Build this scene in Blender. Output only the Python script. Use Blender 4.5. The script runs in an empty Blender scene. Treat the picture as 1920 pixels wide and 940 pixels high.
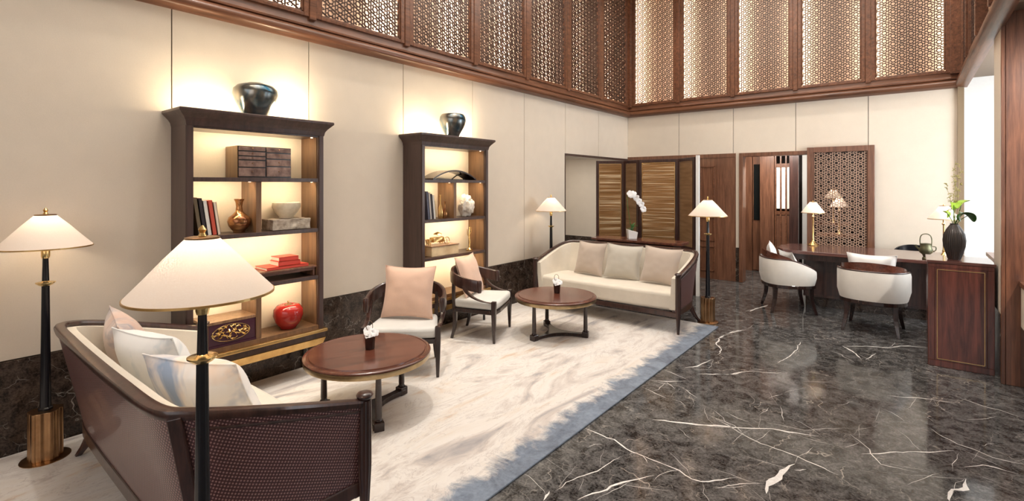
import bpy, bmesh, math, random
from math import sin, cos, pi, radians as R
from mathutils import Vector, Matrix, noise
random.seed(7)
S = bpy.context.scene
COL = S.collection

# ------------------------------------------------------------------ camera
YAW = math.atan2(742, 928)
cam_d = bpy.data.cameras.new('camera'); cam = bpy.data.objects.new('camera', cam_d)
COL.objects.link(cam); S.camera = cam
cam.location = (0, 0, 1.5); cam.rotation_euler = (pi/2, 0, YAW)
cam_d.sensor_fit = 'HORIZONTAL'; cam_d.sensor_width = 36
cam_d.lens = 36*928/1920; cam_d.shift_y = -123/1920
cam_d.clip_start = .02
# ------------------------------------------------------------------ world, exposure
S.view_settings.view_transform = 'Standard'; S.view_settings.look = 'None'
S.view_settings.gamma = 1; S.view_settings.exposure = 0.6
S.view_settings.use_curve_mapping = False
wd = bpy.data.worlds.new('world'); S.world = wd; wd.use_nodes = True
bg = wd.node_tree.nodes['Background']; bg.inputs[0].default_value = (.85, .93, 1, 1); bg.inputs[1].default_value = 3.0

def light(name, kind, loc, power, color=(1, .86, .68), size=.1, size_y=None, to=None, spot=None, blend=.6, spread=None):
    d = bpy.data.lights.new(name, kind); d.energy = power; d.color = color
    if kind == 'AREA':
        d.size = size
        if size_y: d.shape = 'RECTANGLE'; d.size_y = size_y
        if spread: d.spread = spread
    else: d.shadow_soft_size = size
    if kind == 'SPOT': d.spot_size = spot; d.spot_blend = blend
    o = bpy.data.objects.new(name, d); COL.objects.link(o); o.location = loc
    if to is not None:
        o.rotation_euler = (Vector(to)-Vector(loc)).to_track_quat('-Z', 'Y').to_euler()
    return o
WARM = (1, .82, .60); SOFT = (1, .93, .84); DAY = (.93, .97, 1)
# unseen area lights added as ambient fill over the lounge and the desk
light('ceiling_fill', 'AREA', (-1.9, 3.0, 5.05), 95, SOFT, 3.0, 5.5, to=(-1.9, 3.0, 0))
light('ceiling_fill', 'AREA', (-1.0, 6.8, 5.05), 48, SOFT, 3.0, 2.2, to=(-1.0, 6.8, 0))
# daylight through the bay window on the right
light('bay_daylight', 'AREA', (1.86, 6.6, 1.6), 95, DAY, 2.6, 2.2, to=(0.5, 6.9, 1.5))
light('front_fill', 'AREA', (-.4, -2.7, 2.2), 47, (.97, .97, 1), 5.0, 3.0, to=(-1.4, 3, 1.0))  # ambient fill added behind the camera, no window there
# ceiling downlights: warm pools on the wall, the rug, the tables
for (x, y, tx, ty, tz, p, a) in [(-3.1, 1.66, -3.87, 1.66, 2.2, 26, 60), (-3.1, 3.64, -3.87, 3.64, 2.2, 26, 60), (-3.2, .65, -3.87, .6, 2.2, 12, 60),
        (-3.3, 2.65, -3.87, 2.65, 1.7, 12, 60), (-3.3, 5.3, -3.87, 5.3, 1.9, 14, 60), (-3.2, 7.0, -3.87, 7.0, 2.1, 12, 60),
        (-2.4, 1.9, -2.3, 2.3, 0, 88, 54), (-2.5, 3.9, -2.4, 4.0, 0, 70, 50), (-2.4, .9, -2.5, .8, 0, 40, 44), (-2.6, 5.0, -2.7, 5.1, .4, 34, 40), (-2.2, 5.0, -3.0, 7.1, 1.2, 34, 34),  # last spot here is added to brighten the folding screen
        (-.7, 5.0, -.7, 6.6, .4, 45, 44), (0, 7.2, .1, 8.16, 1.8, 26, 66), (-1.5, 7.2, -1.5, 8.16, 2.2, 26, 66), (-2.9, 7.2, -2.9, 8.16, 2.0, 22, 66)]:
    light('downlight_or_fill', 'SPOT', (x, y, 5.0), p*2.1, WARM if x < -3.1 else SOFT, .05, to=(tx, ty, tz), spot=R(a), blend=.8)

light('downlight_or_fill', 'SPOT', (1.3, 3.9, 2.6), 120, SOFT, .05, to=(.75, 5.2, 1.6), spot=R(80), blend=.8)  # unseen spot added to brighten the walnut column
# ------------------------------------------------------------------ materials
def M(name): 
    m = bpy.data.materials.new(name); m.use_nodes = True
    nt = m.node_tree; return m, nt, nt.nodes['Principled BSDF']
def setp(b, col=None, rough=None, metal=None, **k):
    if col: b.inputs['Base Color'].default_value = (*col, 1)
    if rough is not None: b.inputs['Roughness'].default_value = rough
    if metal is not None: b.inputs['Metallic'].default_value = metal
    for a, v in k.items(): b.inputs[a.replace('_', ' ')].default_value = v
def N(nt, t, **k):
    n = nt.nodes.new(t)
    for a, v in k.items(): setattr(n, a, v)
    return n
def ramp(nt, stops):
    r = N(nt, 'ShaderNodeValToRGB'); e = r.color_ramp.elements
    while len(e) < len(stops): e.new(.5)
    for i, (p, c) in enumerate(stops): e[i].position = p; e[i].color = (*c, 1)
    return r
def coords(nt, scale=(1, 1, 1), rot=(0, 0, 0), loc=(0, 0, 0), kind='Object'):
    t = N(nt, 'ShaderNodeTexCoord'); m = N(nt, 'ShaderNodeMapping')
    m.inputs['Scale'].default_value = scale; m.inputs['Rotation'].default_value = rot; m.inputs['Location'].default_value = loc
    nt.links.new(t.outputs[kind], m.inputs[0]); return m.outputs[0]
def tex_noise(nt, vec, scale, detail=4, rough=.55, dist=0):
    n = N(nt, 'ShaderNodeTexNoise'); n.inputs['Scale'].default_value = scale; n.inputs['Detail'].default_value = detail
    n.inputs['Roughness'].default_value = rough; n.inputs['Distortion'].default_value = dist
    nt.links.new(vec, n.inputs[0]); return n
def bump(nt, b, h, strength=.2, dist=.01):
    n = N(nt, 'ShaderNodeBump'); n.inputs['Strength'].default_value = strength; n.inputs['Distance'].default_value = dist
    nt.links.new(h, n.inputs['Height']); nt.links.new(n.outputs[0], b.inputs['Normal'])
def mixc(nt, fac, a, b, mode='MIX'):
    n = N(nt, 'ShaderNodeMix', data_type='RGBA', blend_type=mode)
    for s, v in ((0, fac), (6, a), (7, b)):
        if isinstance(v, (int, float)): n.inputs[s].default_value = v
        elif isinstance(v, tuple): n.inputs[s].default_value = (*v, 1)
        else: nt.links.new(v, n.inputs[s])
    return n.outputs[2]
def math_(nt, op, a, b=0., c=None):
    n = N(nt, 'ShaderNodeMath', operation=op)
    for i, v in enumerate((a, b, c)):
        if v is None: continue
        if isinstance(v, (int, float)): n.inputs[i].default_value = v
        else: nt.links.new(v, n.inputs[i])
    return n.outputs[0]

def mat_noise(name, c1, c2, scale, rough=.5, metal=0, stretch=(1, 1, 1), bmp=0, detail=4, dist=0, **k):
    m, nt, b = M(name); setp(b, rough=rough, metal=metal, **k)
    v = coords(nt, stretch); n = tex_noise(nt, v, scale, detail, dist=dist)
    r = ramp(nt, [(.3, c1), (.7, c2)]); nt.links.new(n.outputs[0], r.inputs[0]); nt.links.new(r.outputs[0], b.inputs['Base Color'])
    if bmp: bump(nt, b, n.outputs[0], bmp, .004)
    return m
def wood(name, c1, c2, rough=.3, axis='z', sc=1., coat=.3):
    st = {'z': (9, 9, .6), 'x': (.6, 9, 9), 'y': (9, .6, 9)}[axis]
    m, nt, b = M(name); setp(b, rough=rough, Coat_Weight=coat, Coat_Roughness=.12)
    v = coords(nt, tuple(s*sc for s in st)); n = tex_noise(nt, v, 3.2, 6, .62, .6)
    n2 = tex_noise(nt, v, 14, 3, .6)
    f = math_(nt, 'ADD', math_(nt, 'MULTIPLY', n.outputs[0], .75), math_(nt, 'MULTIPLY', n2.outputs[0], .25))
    r = ramp(nt, [(.34, c1), (.66, c2)]); nt.links.new(f, r.inputs[0]); nt.links.new(r.outputs[0], b.inputs['Base Color'])
    bump(nt, b, f, .08, .003)
    return m
def plain(name, col, rough=.5, metal=0, **k):
    m, nt, b = M(name); setp(b, rough=rough, metal=metal, **k)
    v = coords(nt); n = tex_noise(nt, v, 40, 2)
    o = mixc(nt, math_(nt, 'MULTIPLY', n.outputs[0], .16), col, tuple(c*.6 for c in col)); nt.links.new(o, b.inputs['Base Color'])
    return m
def fabric(name, c, weave=420, amt=.18, rough=.85, sheen=.3):
    m, nt, b = M(name); setp(b, rough=rough, Sheen_Weight=sheen)
    v = coords(nt, (1, 1, 1)); n = tex_noise(nt, v, weave, 2); n2 = tex_noise(nt, v, 7, 3)
    f = math_(nt, 'MULTIPLY', math_(nt, 'ADD', n.outputs[0], n2.outputs[0]), .5)
    r = ramp(nt, [(.3, tuple(x*(1-amt) for x in c)), (.7, c)]); nt.links.new(f, r.inputs[0]); nt.links.new(r.outputs[0], b.inputs['Base Color'])
    bump(nt, b, n.outputs[0], .15, .002)
    return m
m_wall = fabric('woven_wall_fabric', (.73, .64, .53), 160, .07, .8, .05)
m_seam = plain('seam_bronze', (.10, .07, .04), .4)
m_frost = fabric('pale_backing', (.86, .70, .58), 90, .05, .9, 0)
m_wood_dk = wood('dark_stained_wood', (.018, .008, .007), (.075, .032, .025), .28, 'z')
m_wood_case = wood('bookcase_wood', (.040, .022, .018), (.085, .045, .036), .35, 'z', coat=.2)
m_wood_case_in = wood('bookcase_inner_wood', (.11, .055, .025), (.22, .115, .055), .4, 'z', coat=.1)
m_wood_leg = wood('espresso_wood', (.012, .006, .006), (.04, .018, .015), .25)
m_wood_red = wood('walnut_wood', (.085, .034, .018), (.25, .11, .06), .35)
m_wood_redx = wood('walnut_moulding', (.065, .024, .011), (.23, .092, .045), .34, 'y', coat=.08)
m_wood_redh = wood('walnut_moulding_back', (.065, .024, .011), (.22, .088, .042), .34, 'x', coat=.08)
m_wood_cab = wood('mahogany_panel', (.045, .012, .009), (.16, .045, .03), .2, 'z')
m_top = wood('tabletop_wood', (.055, .016, .010), (.17, .055, .032), .25, 'y', .7, .3)
m_desk = wood('desk_top_wood', (.06, .022, .018), (.15, .06, .048), .16, 'x', .7, .5)
m_brass = mat_noise('aged_brass', (.50, .30, .11), (.80, .55, .24), 9, .28, 1)
m_gold = mat_noise('bright_brass', (.85, .55, .20), (1, .78, .38), 9, .2, 1)
m_bronze_base = mat_noise('ribbed_bronze', (.26, .14, .07), (.55, .34, .18), 6, .3, 1)
m_black = plain('black_lacquer', (.010, .010, .013), .18)
m_cream = fabric('cream_upholstery', (.80, .73, .62))
m_white_f = fabric('ivory_upholstery', (.84, .80, .74))
m_grey_f = fabric('pale_grey_seat_fabric', (.70, .69, .66))
m_pinkc = fabric('salmon_pillow_fabric', (.74, .50, .38), 300, .15)
m_taupe = fabric('taupe_pillow_fabric', (.55, .46, .39), 300, .12)
m_taupe2 = fabric('greige_pillow_fabric', (.56, .52, .45), 300, .12)
m_white = plain('white_ceramic', (.85, .83, .80), .3)
m_petal = plain('white_petal', (.92, .92, .93), .5)
m_leaf = mat_noise('glossy_leaf', (.02, .08, .015), (.06, .2, .03), 12, .3)
m_lime = mat_noise('lime_leaf', (.30, .55, .04), (.50, .75, .10), 12, .4)
m_twig = plain('pale_green_twig', (.42, .38, .14), .6)
m_stem = plain('brown_twig', (.14, .08, .04), .6)

def shade_mat(name, tr):
    m, nt, b = M(name); out = nt.nodes['Material Output']
    d = N(nt, 'ShaderNodeBsdfDiffuse'); t = N(nt, 'ShaderNodeBsdfTranslucent'); mx = N(nt, 'ShaderNodeMixShader')
    v = coords(nt, (1, 1, 1)); n = tex_noise(nt, v, 220, 2)
    c = mixc(nt, n.outputs[0], (.90, .78, .68), (.95, .86, .78))
    nt.links.new(c, d.inputs[0]); nt.links.new(c, t.inputs[0]); mx.inputs[0].default_value = tr
    nt.links.new(d.outputs[0], mx.inputs[1]); nt.links.new(t.outputs[0], mx.inputs[2]); nt.links.new(mx.outputs[0], out.inputs[0])
    return m
m_shade = shade_mat('lamp_shade_linen', .25)
def emis(name, c, s):
    m, nt, b = M(name); setp(b, col=(.8, .8, .8)); b.inputs['Emission Color'].default_value = (*c, 1); b.inputs['Emission Strength'].default_value = s
    return m
m_bulb = emis('lit_bulb', (1, .85, .6), 4)
m_led = emis('led_puck', (1, .55, .35), 6)

def watercolor(name, seed, base=(.84, .82, .80), a=(.80, .56, .46), b_=(.30, .38, .50)):
    m, nt, b = M(name); setp(b, rough=.8, Sheen_Weight=.2)
    v = coords(nt, (1, 1, 1), loc=(seed, seed*.7, 0)); n = tex_noise(nt, v, 3.2, 3, .5, .8); n2 = tex_noise(nt, v, 2.3, 4, .6, 1.5)
    r = ramp(nt, [(.44, (0, 0, 0)), (.60, (1, 1, 1))]); nt.links.new(n.outputs[0], r.inputs[0])
    r2 = ramp(nt, [(.50, (0, 0, 0)), (.64, (1, 1, 1))]); nt.links.new(n2.outputs[0], r2.inputs[0])
    c = mixc(nt, r.outputs[0], base, a); c = mixc(nt, r2.outputs[0], c, b_); nt.links.new(c, b.inputs['Base Color'])
    return m
m_wc1 = watercolor('blush_grey_watercolour', 2.3, (.66, .54, .48), (.58, .40, .33), (.28, .28, .33))
m_wc2 = watercolor('white_watercolour', 5.1, (.86, .85, .83), (.78, .77, .76), (.55, .62, .66))
m_wc3 = watercolor('peach_blue_watercolour', 8.6, (.86, .83, .80), (.84, .66, .52), (.30, .38, .52))

def rattan():
    m, nt, b = M('woven_rattan'); setp(b, rough=.32, Coat_Weight=.3)
    g = N(nt, 'ShaderNodeTexCoord'); sp = N(nt, 'ShaderNodeSeparateXYZ'); nt.links.new(g.outputs['Object'], sp.inputs[0])
    u = math_(nt, 'ADD', sp.outputs[0], sp.outputs[1]); v = sp.outputs[2]
    k = 430.
    w1 = math_(nt, 'SINE', math_(nt, 'MULTIPLY', math_(nt, 'ADD', u, math_(nt, 'MULTIPLY', v, .55)), k))
    w2 = math_(nt, 'SINE', math_(nt, 'MULTIPLY', math_(nt, 'SUBTRACT', math_(nt, 'MULTIPLY', u, .45), v), k*1.15))
    f = math_(nt, 'MULTIPLY', math_(nt, 'ADD', w1, 1), math_(nt, 'ADD', w2, 1)); f = math_(nt, 'MULTIPLY', f, .25)
    n = tex_noise(nt, g.outputs['Object'], 300, 2)
    f2 = math_(nt, 'ADD', math_(nt, 'MULTIPLY', f, .8), math_(nt, 'MULTIPLY', n.outputs[0], .3))
    r = ramp(nt, [(.12, (.050, .018, .020)), (.5, (.20, .088, .086)), (.95, (.44, .28, .25))]); nt.links.new(f2, r.inputs[0]); nt.links.new(r.outputs[0], b.inputs['Base Color'])
    bump(nt, b, f, .6, .003)
    return m
m_rattan = rattan()

def marble(name, sc=1., dark=(.013, .012, .012), mid=(.172, .166, .162), veinamt=1., rough=.09):
    m, nt, b = M(name); setp(b, rough=rough, Specular_IOR_Level=.3)
    v = coords(nt, (sc, sc, sc)); n = tex_noise(nt, v, 11, 8, .75, .6); n3 = tex_noise(nt, v, 75, 4, .75)
    f = math_(nt, 'ADD', math_(nt, 'MULTIPLY', n.outputs[0], .6), math_(nt, 'MULTIPLY', n3.outputs[0], .4))
    r = ramp(nt, [(.42, dark), (.60, mid)]); nt.links.new(f, r.inputs[0])
    # fine crackle veins: warped voronoi edges, broken up by noise
    wn = tex_noise(nt, v, 2.2, 4, .6); ad = N(nt, 'ShaderNodeVectorMath', operation='MULTIPLY_ADD')
    nt.links.new(wn.outputs[1], ad.inputs[0]); ad.inputs[1].default_value = (.45, .45, .45); nt.links.new(v, ad.inputs[2])
    col = r.outputs[0]
    for s_, wid, br, amt in ((1.9, .006, .55, .7), (5.5, .012, .52, .35)):
        vo = N(nt, 'ShaderNodeTexVoronoi', feature='DISTANCE_TO_EDGE'); vo.inputs['Scale'].default_value = s_; nt.links.new(ad.outputs[0], vo.inputs[0])
        e = ramp(nt, [(0, (1, 1, 1)), (wid, (0, 0, 0))]); nt.links.new(vo.outputs[0], e.inputs[0])
        nb = tex_noise(nt, v, 1.6*s_, 3); rb = ramp(nt, [(br-.06, (0, 0, 0)), (br+.06, (1, 1, 1))]); nt.links.new(nb.outputs[0], rb.inputs[0])
        k = math_(nt, 'MULTIPLY', math_(nt, 'MULTIPLY', e.outputs[0], rb.outputs[0]), amt*veinamt)
        col = mixc(nt, k, col, (.62, .56, .50))
    nt.links.new(col, b.inputs['Base Color'])
    return m
m_marble = marble('dark_emperador_marble')
m_marble_w = marble('dark_marble_skirting', 1.2, (.016, .011, .009), (.095, .066, .050), 1.1, .12)
m_vein = mat_noise('white_marble_vein', (.80, .76, .72), (1, .98, .96), 60, .1)

def rug_mat():
    m, nt, b = M('watercolour_wool_rug'); setp(b, rough=.95, Sheen_Weight=.2)
    v = coords(nt, (1, 1, 1)); 
    vs = coords(nt, (2.6, .8, 1), rot=(0, 0, R(-38)))
    n = tex_noise(nt, vs, 1.3, 6, .62, 1.6)
    r = ramp(nt, [(.30, (.30, .29, .31)), (.41, (.60, .54, .50)), (.50, (.74, .70, .66)), (.62, (.70, .64, .58)), (.72, (.62, .44, .30))]); nt.links.new(n.outputs[0], r.inputs[0])
    vs2 = coords(nt, (3.4, .9, 1), rot=(0, 0, R(-30)), loc=(3, 1, 0)); n2 = tex_noise(nt, vs2, 2.0, 7, .66, 2.2)
    l = ramp(nt, [(.485, (0, 0, 0)), (.50, (1, 1, 1)), (.515, (0, 0, 0))]); nt.links.new(n2.outputs[0], l.inputs[0])
    col = mixc(nt, math_(nt, 'MULTIPLY', l.outputs[0], .6), r.outputs[0], (.42, .36, .34))
    # ragged slate blue border on the outer long edge
    g = N(nt, 'ShaderNodeTexCoord'); sp = N(nt, 'ShaderNodeSeparateXYZ'); nt.links.new(g.outputs['Object'], sp.inputs[0])
    nb = tex_noise(nt, coords(nt, (1.0, 1.4, 1), rot=(0, 0, R(20))), 5, 8, .7, .5)
    e = math_(nt, 'ADD', sp.outputs[0], math_(nt, 'MULTIPLY', math_(nt, 'SUBTRACT', nb.outputs[0], .5), .42))
    rb = ramp(nt, [(0, (0, 0, 0)), (1, (1, 1, 1))])
    mr = N(nt, 'ShaderNodeMapRange'); mr.inputs[1].default_value = -1.77; mr.inputs[2].default_value = -1.68; nt.links.new(e, mr.inputs[0])
    n4 = tex_noise(nt, v, 30, 5, .7); bl = ramp(nt, [(.38, (.030, .060, .115)), (.62, (.17, .235, .33))]); n5 = tex_noise(nt, v, 4.5, 6, .7, 1.); nt.links.new(math_(nt, 'ADD', math_(nt, 'MULTIPLY', n4.outputs[0], .35), math_(nt, 'MULTIPLY', n5.outputs[0], .65)), bl.inputs[0])
    col = mixc(nt, math_(nt, 'MULTIPLY', mr.outputs[0], .88), col, bl.outputs[0])
    nt.links.new(col, b.inputs['Base Color'])
    bump(nt, b, tex_noise(nt, v, 260, 2).outputs[0], .25, .004)
    return m
m_rug = rug_mat()

def blind_mat():
    m, nt, b = M('woven_bamboo_blind'); setp(b, rough=.22, metal=.65)
    v = coords(nt, (.25, .25, 26)); n = tex_noise(nt, v, 3.1, 3, .6)
    v2 = coords(nt, (.6, .6, 1)); n2 = tex_noise(nt, v2, 150, 1)
    r = ramp(nt, [(.36, (.26, .13, .045)), (.54, (.46, .26, .11)), (.62, (1, .84, .58))]); nt.links.new(n.outputs[0], r.inputs[0]); nt.links.new(r.outputs[0], b.inputs['Base Color'])  # bright gold streaks paint the slats' reflections into the colour
    bump(nt, b, n.outputs[0], .5, .01)
    return m
m_blind = blind_mat()
m_gauze = mat_noise('bronze_gauze', (.24, .14, .07), (.42, .27, .15), 3, .35, .4, (1, 1, 8))
m_rim = mat_noise('dull_bronze_rim', (.24, .17, .09), (.50, .38, .22), 9, .3, 1)
m_glass = plain('window_glass', (.9, .95, 1), .02); 
m_glass.node_tree.nodes['Principled BSDF'].inputs['Transmission Weight'].default_value = 1
m_ceil = plain('ceiling_plaster', (.72, .66, .58), .9)
m_paint = plain('pale_reveal_plaster', (.86, .86, .84), .8)
m_darkglass = plain('smoked_glass', (.01, .012, .012), .05)
m_yellow = emis('lit_paper_panel', (1, .66, .30), .22)

# ------------------------------------------------------------------ mesh helpers
def obj(name, bm, mat, parent=None, bevel=0, smooth=False, seg=2, subsurf=0):
    bmesh.ops.recalc_face_normals(bm, faces=bm.faces)
    me = bpy.data.meshes.new(name); bm.to_mesh(me); bm.free()
    for mm in (mat if isinstance(mat, (list, tuple)) else [mat]): me.materials.append(mm)
    o = bpy.data.objects.new(name, me); COL.objects.link(o)
    if parent is not None: o.parent = parent
    if smooth: me.polygons.foreach_set('use_smooth', [True]*len(me.polygons)); me.set_sharp_from_angle(angle=R(42))
    if bevel:
        b = o.modifiers.new('bevel', 'BEVEL'); b.width = bevel; b.segments = seg; b.limit_method = 'ANGLE'
    if subsurf:
        s_ = o.modifiers.new('sub', 'SUBSURF'); s_.levels = subsurf; s_.render_levels = subsurf
    return o
def thing(name, label, cat, loc=(0, 0, 0), rz=0, group=None):
    o = bpy.data.objects.new(name, None); COL.objects.link(o); o.empty_display_size = .1
    o.location = loc; o.rotation_euler = (0, 0, rz); o['label'] = label; o['category'] = cat
    if group: o['group'] = group
    return o
def tag(o, label, cat, group=None):
    o['label'] = label; o['category'] = cat
    if group: o['group'] = group
    return o
def struct(name, bm, mat, **k):
    o = obj(name, bm, mat, **k)
    if not o.parent: o['kind'] = 'structure'
    return o
def dup(root, loc, rz, label, group=None):
    r = root.copy(); COL.objects.link(r); r.location = loc; r.rotation_euler = (0, 0, rz); r['label'] = label
    if group: r['group'] = group
    for ch in list(root.children):
        c = ch.copy(); COL.objects.link(c); c.parent = r
        for g in list(ch.children):
            d = g.copy(); COL.objects.link(d); d.parent = c
    return r
def B(): return bmesh.new()
def box(bm, x0, x1, y0, y1, z0, z1, mi=0):
    vs = [bm.verts.new((x, y, z)) for x in (x0, x1) for y in (y0, y1) for z in (z0, z1)]
    for f in ((0, 1, 3, 2), (4, 6, 7, 5), (0, 4, 5, 1), (2, 3, 7, 6), (0, 2, 6, 4), (1, 5, 7, 3)):
        fc = bm.faces.new([vs[i] for i in f]); fc.material_index = mi
    return bm
def bx(*a, **k): return box(B(), *a, **k)
def obox(bm, p0, p1, w, h, up=(0, 0, 1)):
    """box bar from p0 to p1, w across, h along up"""
    p0, p1 = Vector(p0), Vector(p1); d = (p1-p0).normalized(); u = Vector(up)
    s = d.cross(u).normalized(); u = s.cross(d)
    vs = [bm.verts.new(p+s*a*w/2+u*b*h/2) for p in (p0, p1) for a, b in ((-1, -1), (1, -1), (1, 1), (-1, 1))]
    for f in ((0, 1, 2, 3), (7, 6, 5, 4), (0, 4, 5, 1), (1, 5, 6, 2), (2, 6, 7, 3), (3, 7, 4, 0)): bm.faces.new([vs[i] for i in f])
def lathe(prof, seg=40, bm=None, c=(0, 0, 0), close=True, flute=0, nf=12, sx=1, sy=1):
    bm = bm or B(); rings = []
    for r, z in prof:
        ring = []
        for i in range(seg):
            a = 2*pi*i/seg; rr = r*(1+flute*abs(cos(nf*a/2)) - flute/2) if flute else r
            ring.append(bm.verts.new((c[0]+rr*cos(a)*sx, c[1]+rr*sin(a)*sy, c[2]+z)))
        rings.append(ring)
    for k in range(len(rings)-1):
        for i in range(seg):
            j = (i+1) % seg; bm.faces.new((rings[k][i], rings[k][j], rings[k+1][j], rings[k+1][i]))
    if close:
        bm.faces.new(rings[0][::-1]); bm.faces.new(rings[-1])
    return bm
def tube(bm, pts, rad, seg=8):
    pts = [Vector(p) for p in pts]; n = len(pts)
    rs = rad if isinstance(rad, (list, tuple)) else [rad]*n
    rings = []; ref = Vector((0.13, .21, 1))
    for i, p in enumerate(pts):
        d = (pts[min(i+1, n-1)]-pts[max(i-1, 0)]).normalized()
        s = d.cross(ref); 
        if s.length < .05: s = d.cross(Vector((1, 0, 0)))
        s.normalize(); u = s.cross(d)
        rings.append([bm.verts.new(p+(s*cos(2*pi*k/seg)+u*sin(2*pi*k/seg))*rs[i]) for k in range(seg)])
    for a, b in zip(rings, rings[1:]):
        for k in range(seg): bm.faces.new((a[k], a[(k+1) % seg], b[(k+1) % seg], b[k]))
    bm.faces.new(rings[0][::-1]); bm.faces.new(rings[-1]); return bm
def loft(bm, secs, closed_sec=True, caps=True, closed_path=False):
    rings = [[bm.verts.new(p) for p in s] for s in secs]; n = len(rings[0])
    prs = list(zip(rings, rings[1:])) + ([(rings[-1], rings[0])] if closed_path else [])
    for a, b in prs:
        for k in range(n if closed_sec else n-1): bm.faces.new((a[k], a[(k+1) % n], b[(k+1) % n], b[k]))
    if caps and not closed_path and closed_sec: bm.faces.new(rings[0][::-1]); bm.faces.new(rings[-1])
    return bm
def sweep(bm, pts, prof, closed=False):
    """sweep prof [(side, up)] along horizontal-ish pts; side = to the right of travel"""
    pts = [Vector(p) for p in pts]; n = len(pts); secs = []
    for i, p in enumerate(pts):
        a = pts[(i-1) % n] if closed or i > 0 else p; b = pts[(i+1) % n] if closed or i < n-1 else p
        d1 = (p-a); d2 = (b-p); d1.z = d2.z = 0
        if d1.length < 1e-6: d1 = d2
        if d2.length < 1e-6: d2 = d1
        d1.normalize(); d2.normalize(); d = (d1+d2).normalized(); s = Vector((d.y, -d.x, 0)); k = 1/max(.5, d.dot(d1))
        secs.append([p+s*(x*k)+Vector((0, 0, z)) for x, z in prof])
    return loft(bm, secs, True, True, closed)
def prism(bm, poly, z0, z1):
    a = [bm.verts.new((x, y, z0)) for x, y in poly]; b = [bm.verts.new((x, y, z1)) for x, y in poly]; n = len(poly)
    for i in range(n): bm.faces.new((a[i], a[(i+1) % n], b[(i+1) % n], b[i]))
    bm.faces.new(a[::-1]); bm.faces.new(b); return bm
def taper(bm, p0, p1, w0, w1):
    """square leg from p0 (bottom, width w0) to p1 (top, width w1)"""
    secs = []
    for p, w in ((p0, w0), (p1, w1)): secs.append([(p[0]+a*w/2, p[1]+b*w/2, p[2]) for a, b in ((-1, -1), (1, -1), (1, 1), (-1, 1))])
    return loft(bm, secs)
def legcurve(bm, pts, ws):
    secs = [[(p[0]+a*w/2, p[1]+b*w/2, p[2]) for a, b in ((-1, -1), (1, -1), (1, 1), (-1, 1))] for p, w in zip(pts, ws)]
    return loft(bm, secs)
def pillow_bm(w, h, t, n=18, puff=1., seed=0):
    """upright cushion, width x, height z, thickness y; pinched corners"""
    bm = B(); fr = []
    for side in (1, -1):
        g = []
        for j in range(n+1):
            row = []
            for i in range(n+1):
                u = 2*i/n-1; v = 2*j/n-1
                e = max(0, (1-abs(u)**2.6))**.5*max(0, (1-abs(v)**2.6))**.5
                px = u*w/2*(1-.10*(1-v*v)); pz = v*h/2*(1-.10*(1-u*u))
                wr = .006*noise.noise(Vector((u*3+seed, v*3, side)))
                row.append(bm.verts.new((px, side*(t/2*e + (wr if e > .2 else 0)), pz)))
            g.append(row)
        for j in range(n):
            for i in range(n): bm.faces.new((g[j][i], g[j][i+1], g[j+1][i+1], g[j+1][i]))
    bmesh.ops.remove_doubles(bm, verts=bm.verts, dist=.0005)
    return bm
def pillow(name, label, mat, w, h, t, loc, rz, tilt, seed=0, group=None, roll=0):
    """loc = middle of the lower edge"""
    bm = pillow_bm(w, h, t, seed=seed); 
    bmesh.ops.translate(bm, verts=bm.verts, vec=(0, 0, h/2))
    o = obj(name, bm, mat, smooth=True); o.location = loc; o.rotation_euler = (tilt, roll, rz)
    o['label'] = label; o['category'] = 'cushion'
    if group: o['group'] = group
    # welt along the seam
    b2 = B(); n = 40; pts = []
    for s0, s1 in (((-1, -1), (1, -1)), ((1, -1), (1, 1)), ((1, 1), (-1, 1)), ((-1, 1), (-1, -1))):
        for i in range(10):
            u = s0[0]+(s1[0]-s0[0])*i/10; v = s0[1]+(s1[1]-s0[1])*i/10
            pts.append(Vector((u*w/2*(1-.10*(1-v*v)), 0, h/2+v*h/2*(1-.10*(1-u*u)))))
    secs = []
    for i, p in enumerate(pts):
        d = (pts[(i+1) % 40]-pts[i-1]).normalized(); s = Vector((0, 1, 0)); u = s.cross(d)
        secs.append([p+(s*cos(2*pi*k/6)+u*sin(2*pi*k/6))*.0035 for k in range(6)])
    loft(b2, secs, True, False, True); obj('piping', b2, mat, o, smooth=True)
    return o
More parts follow.
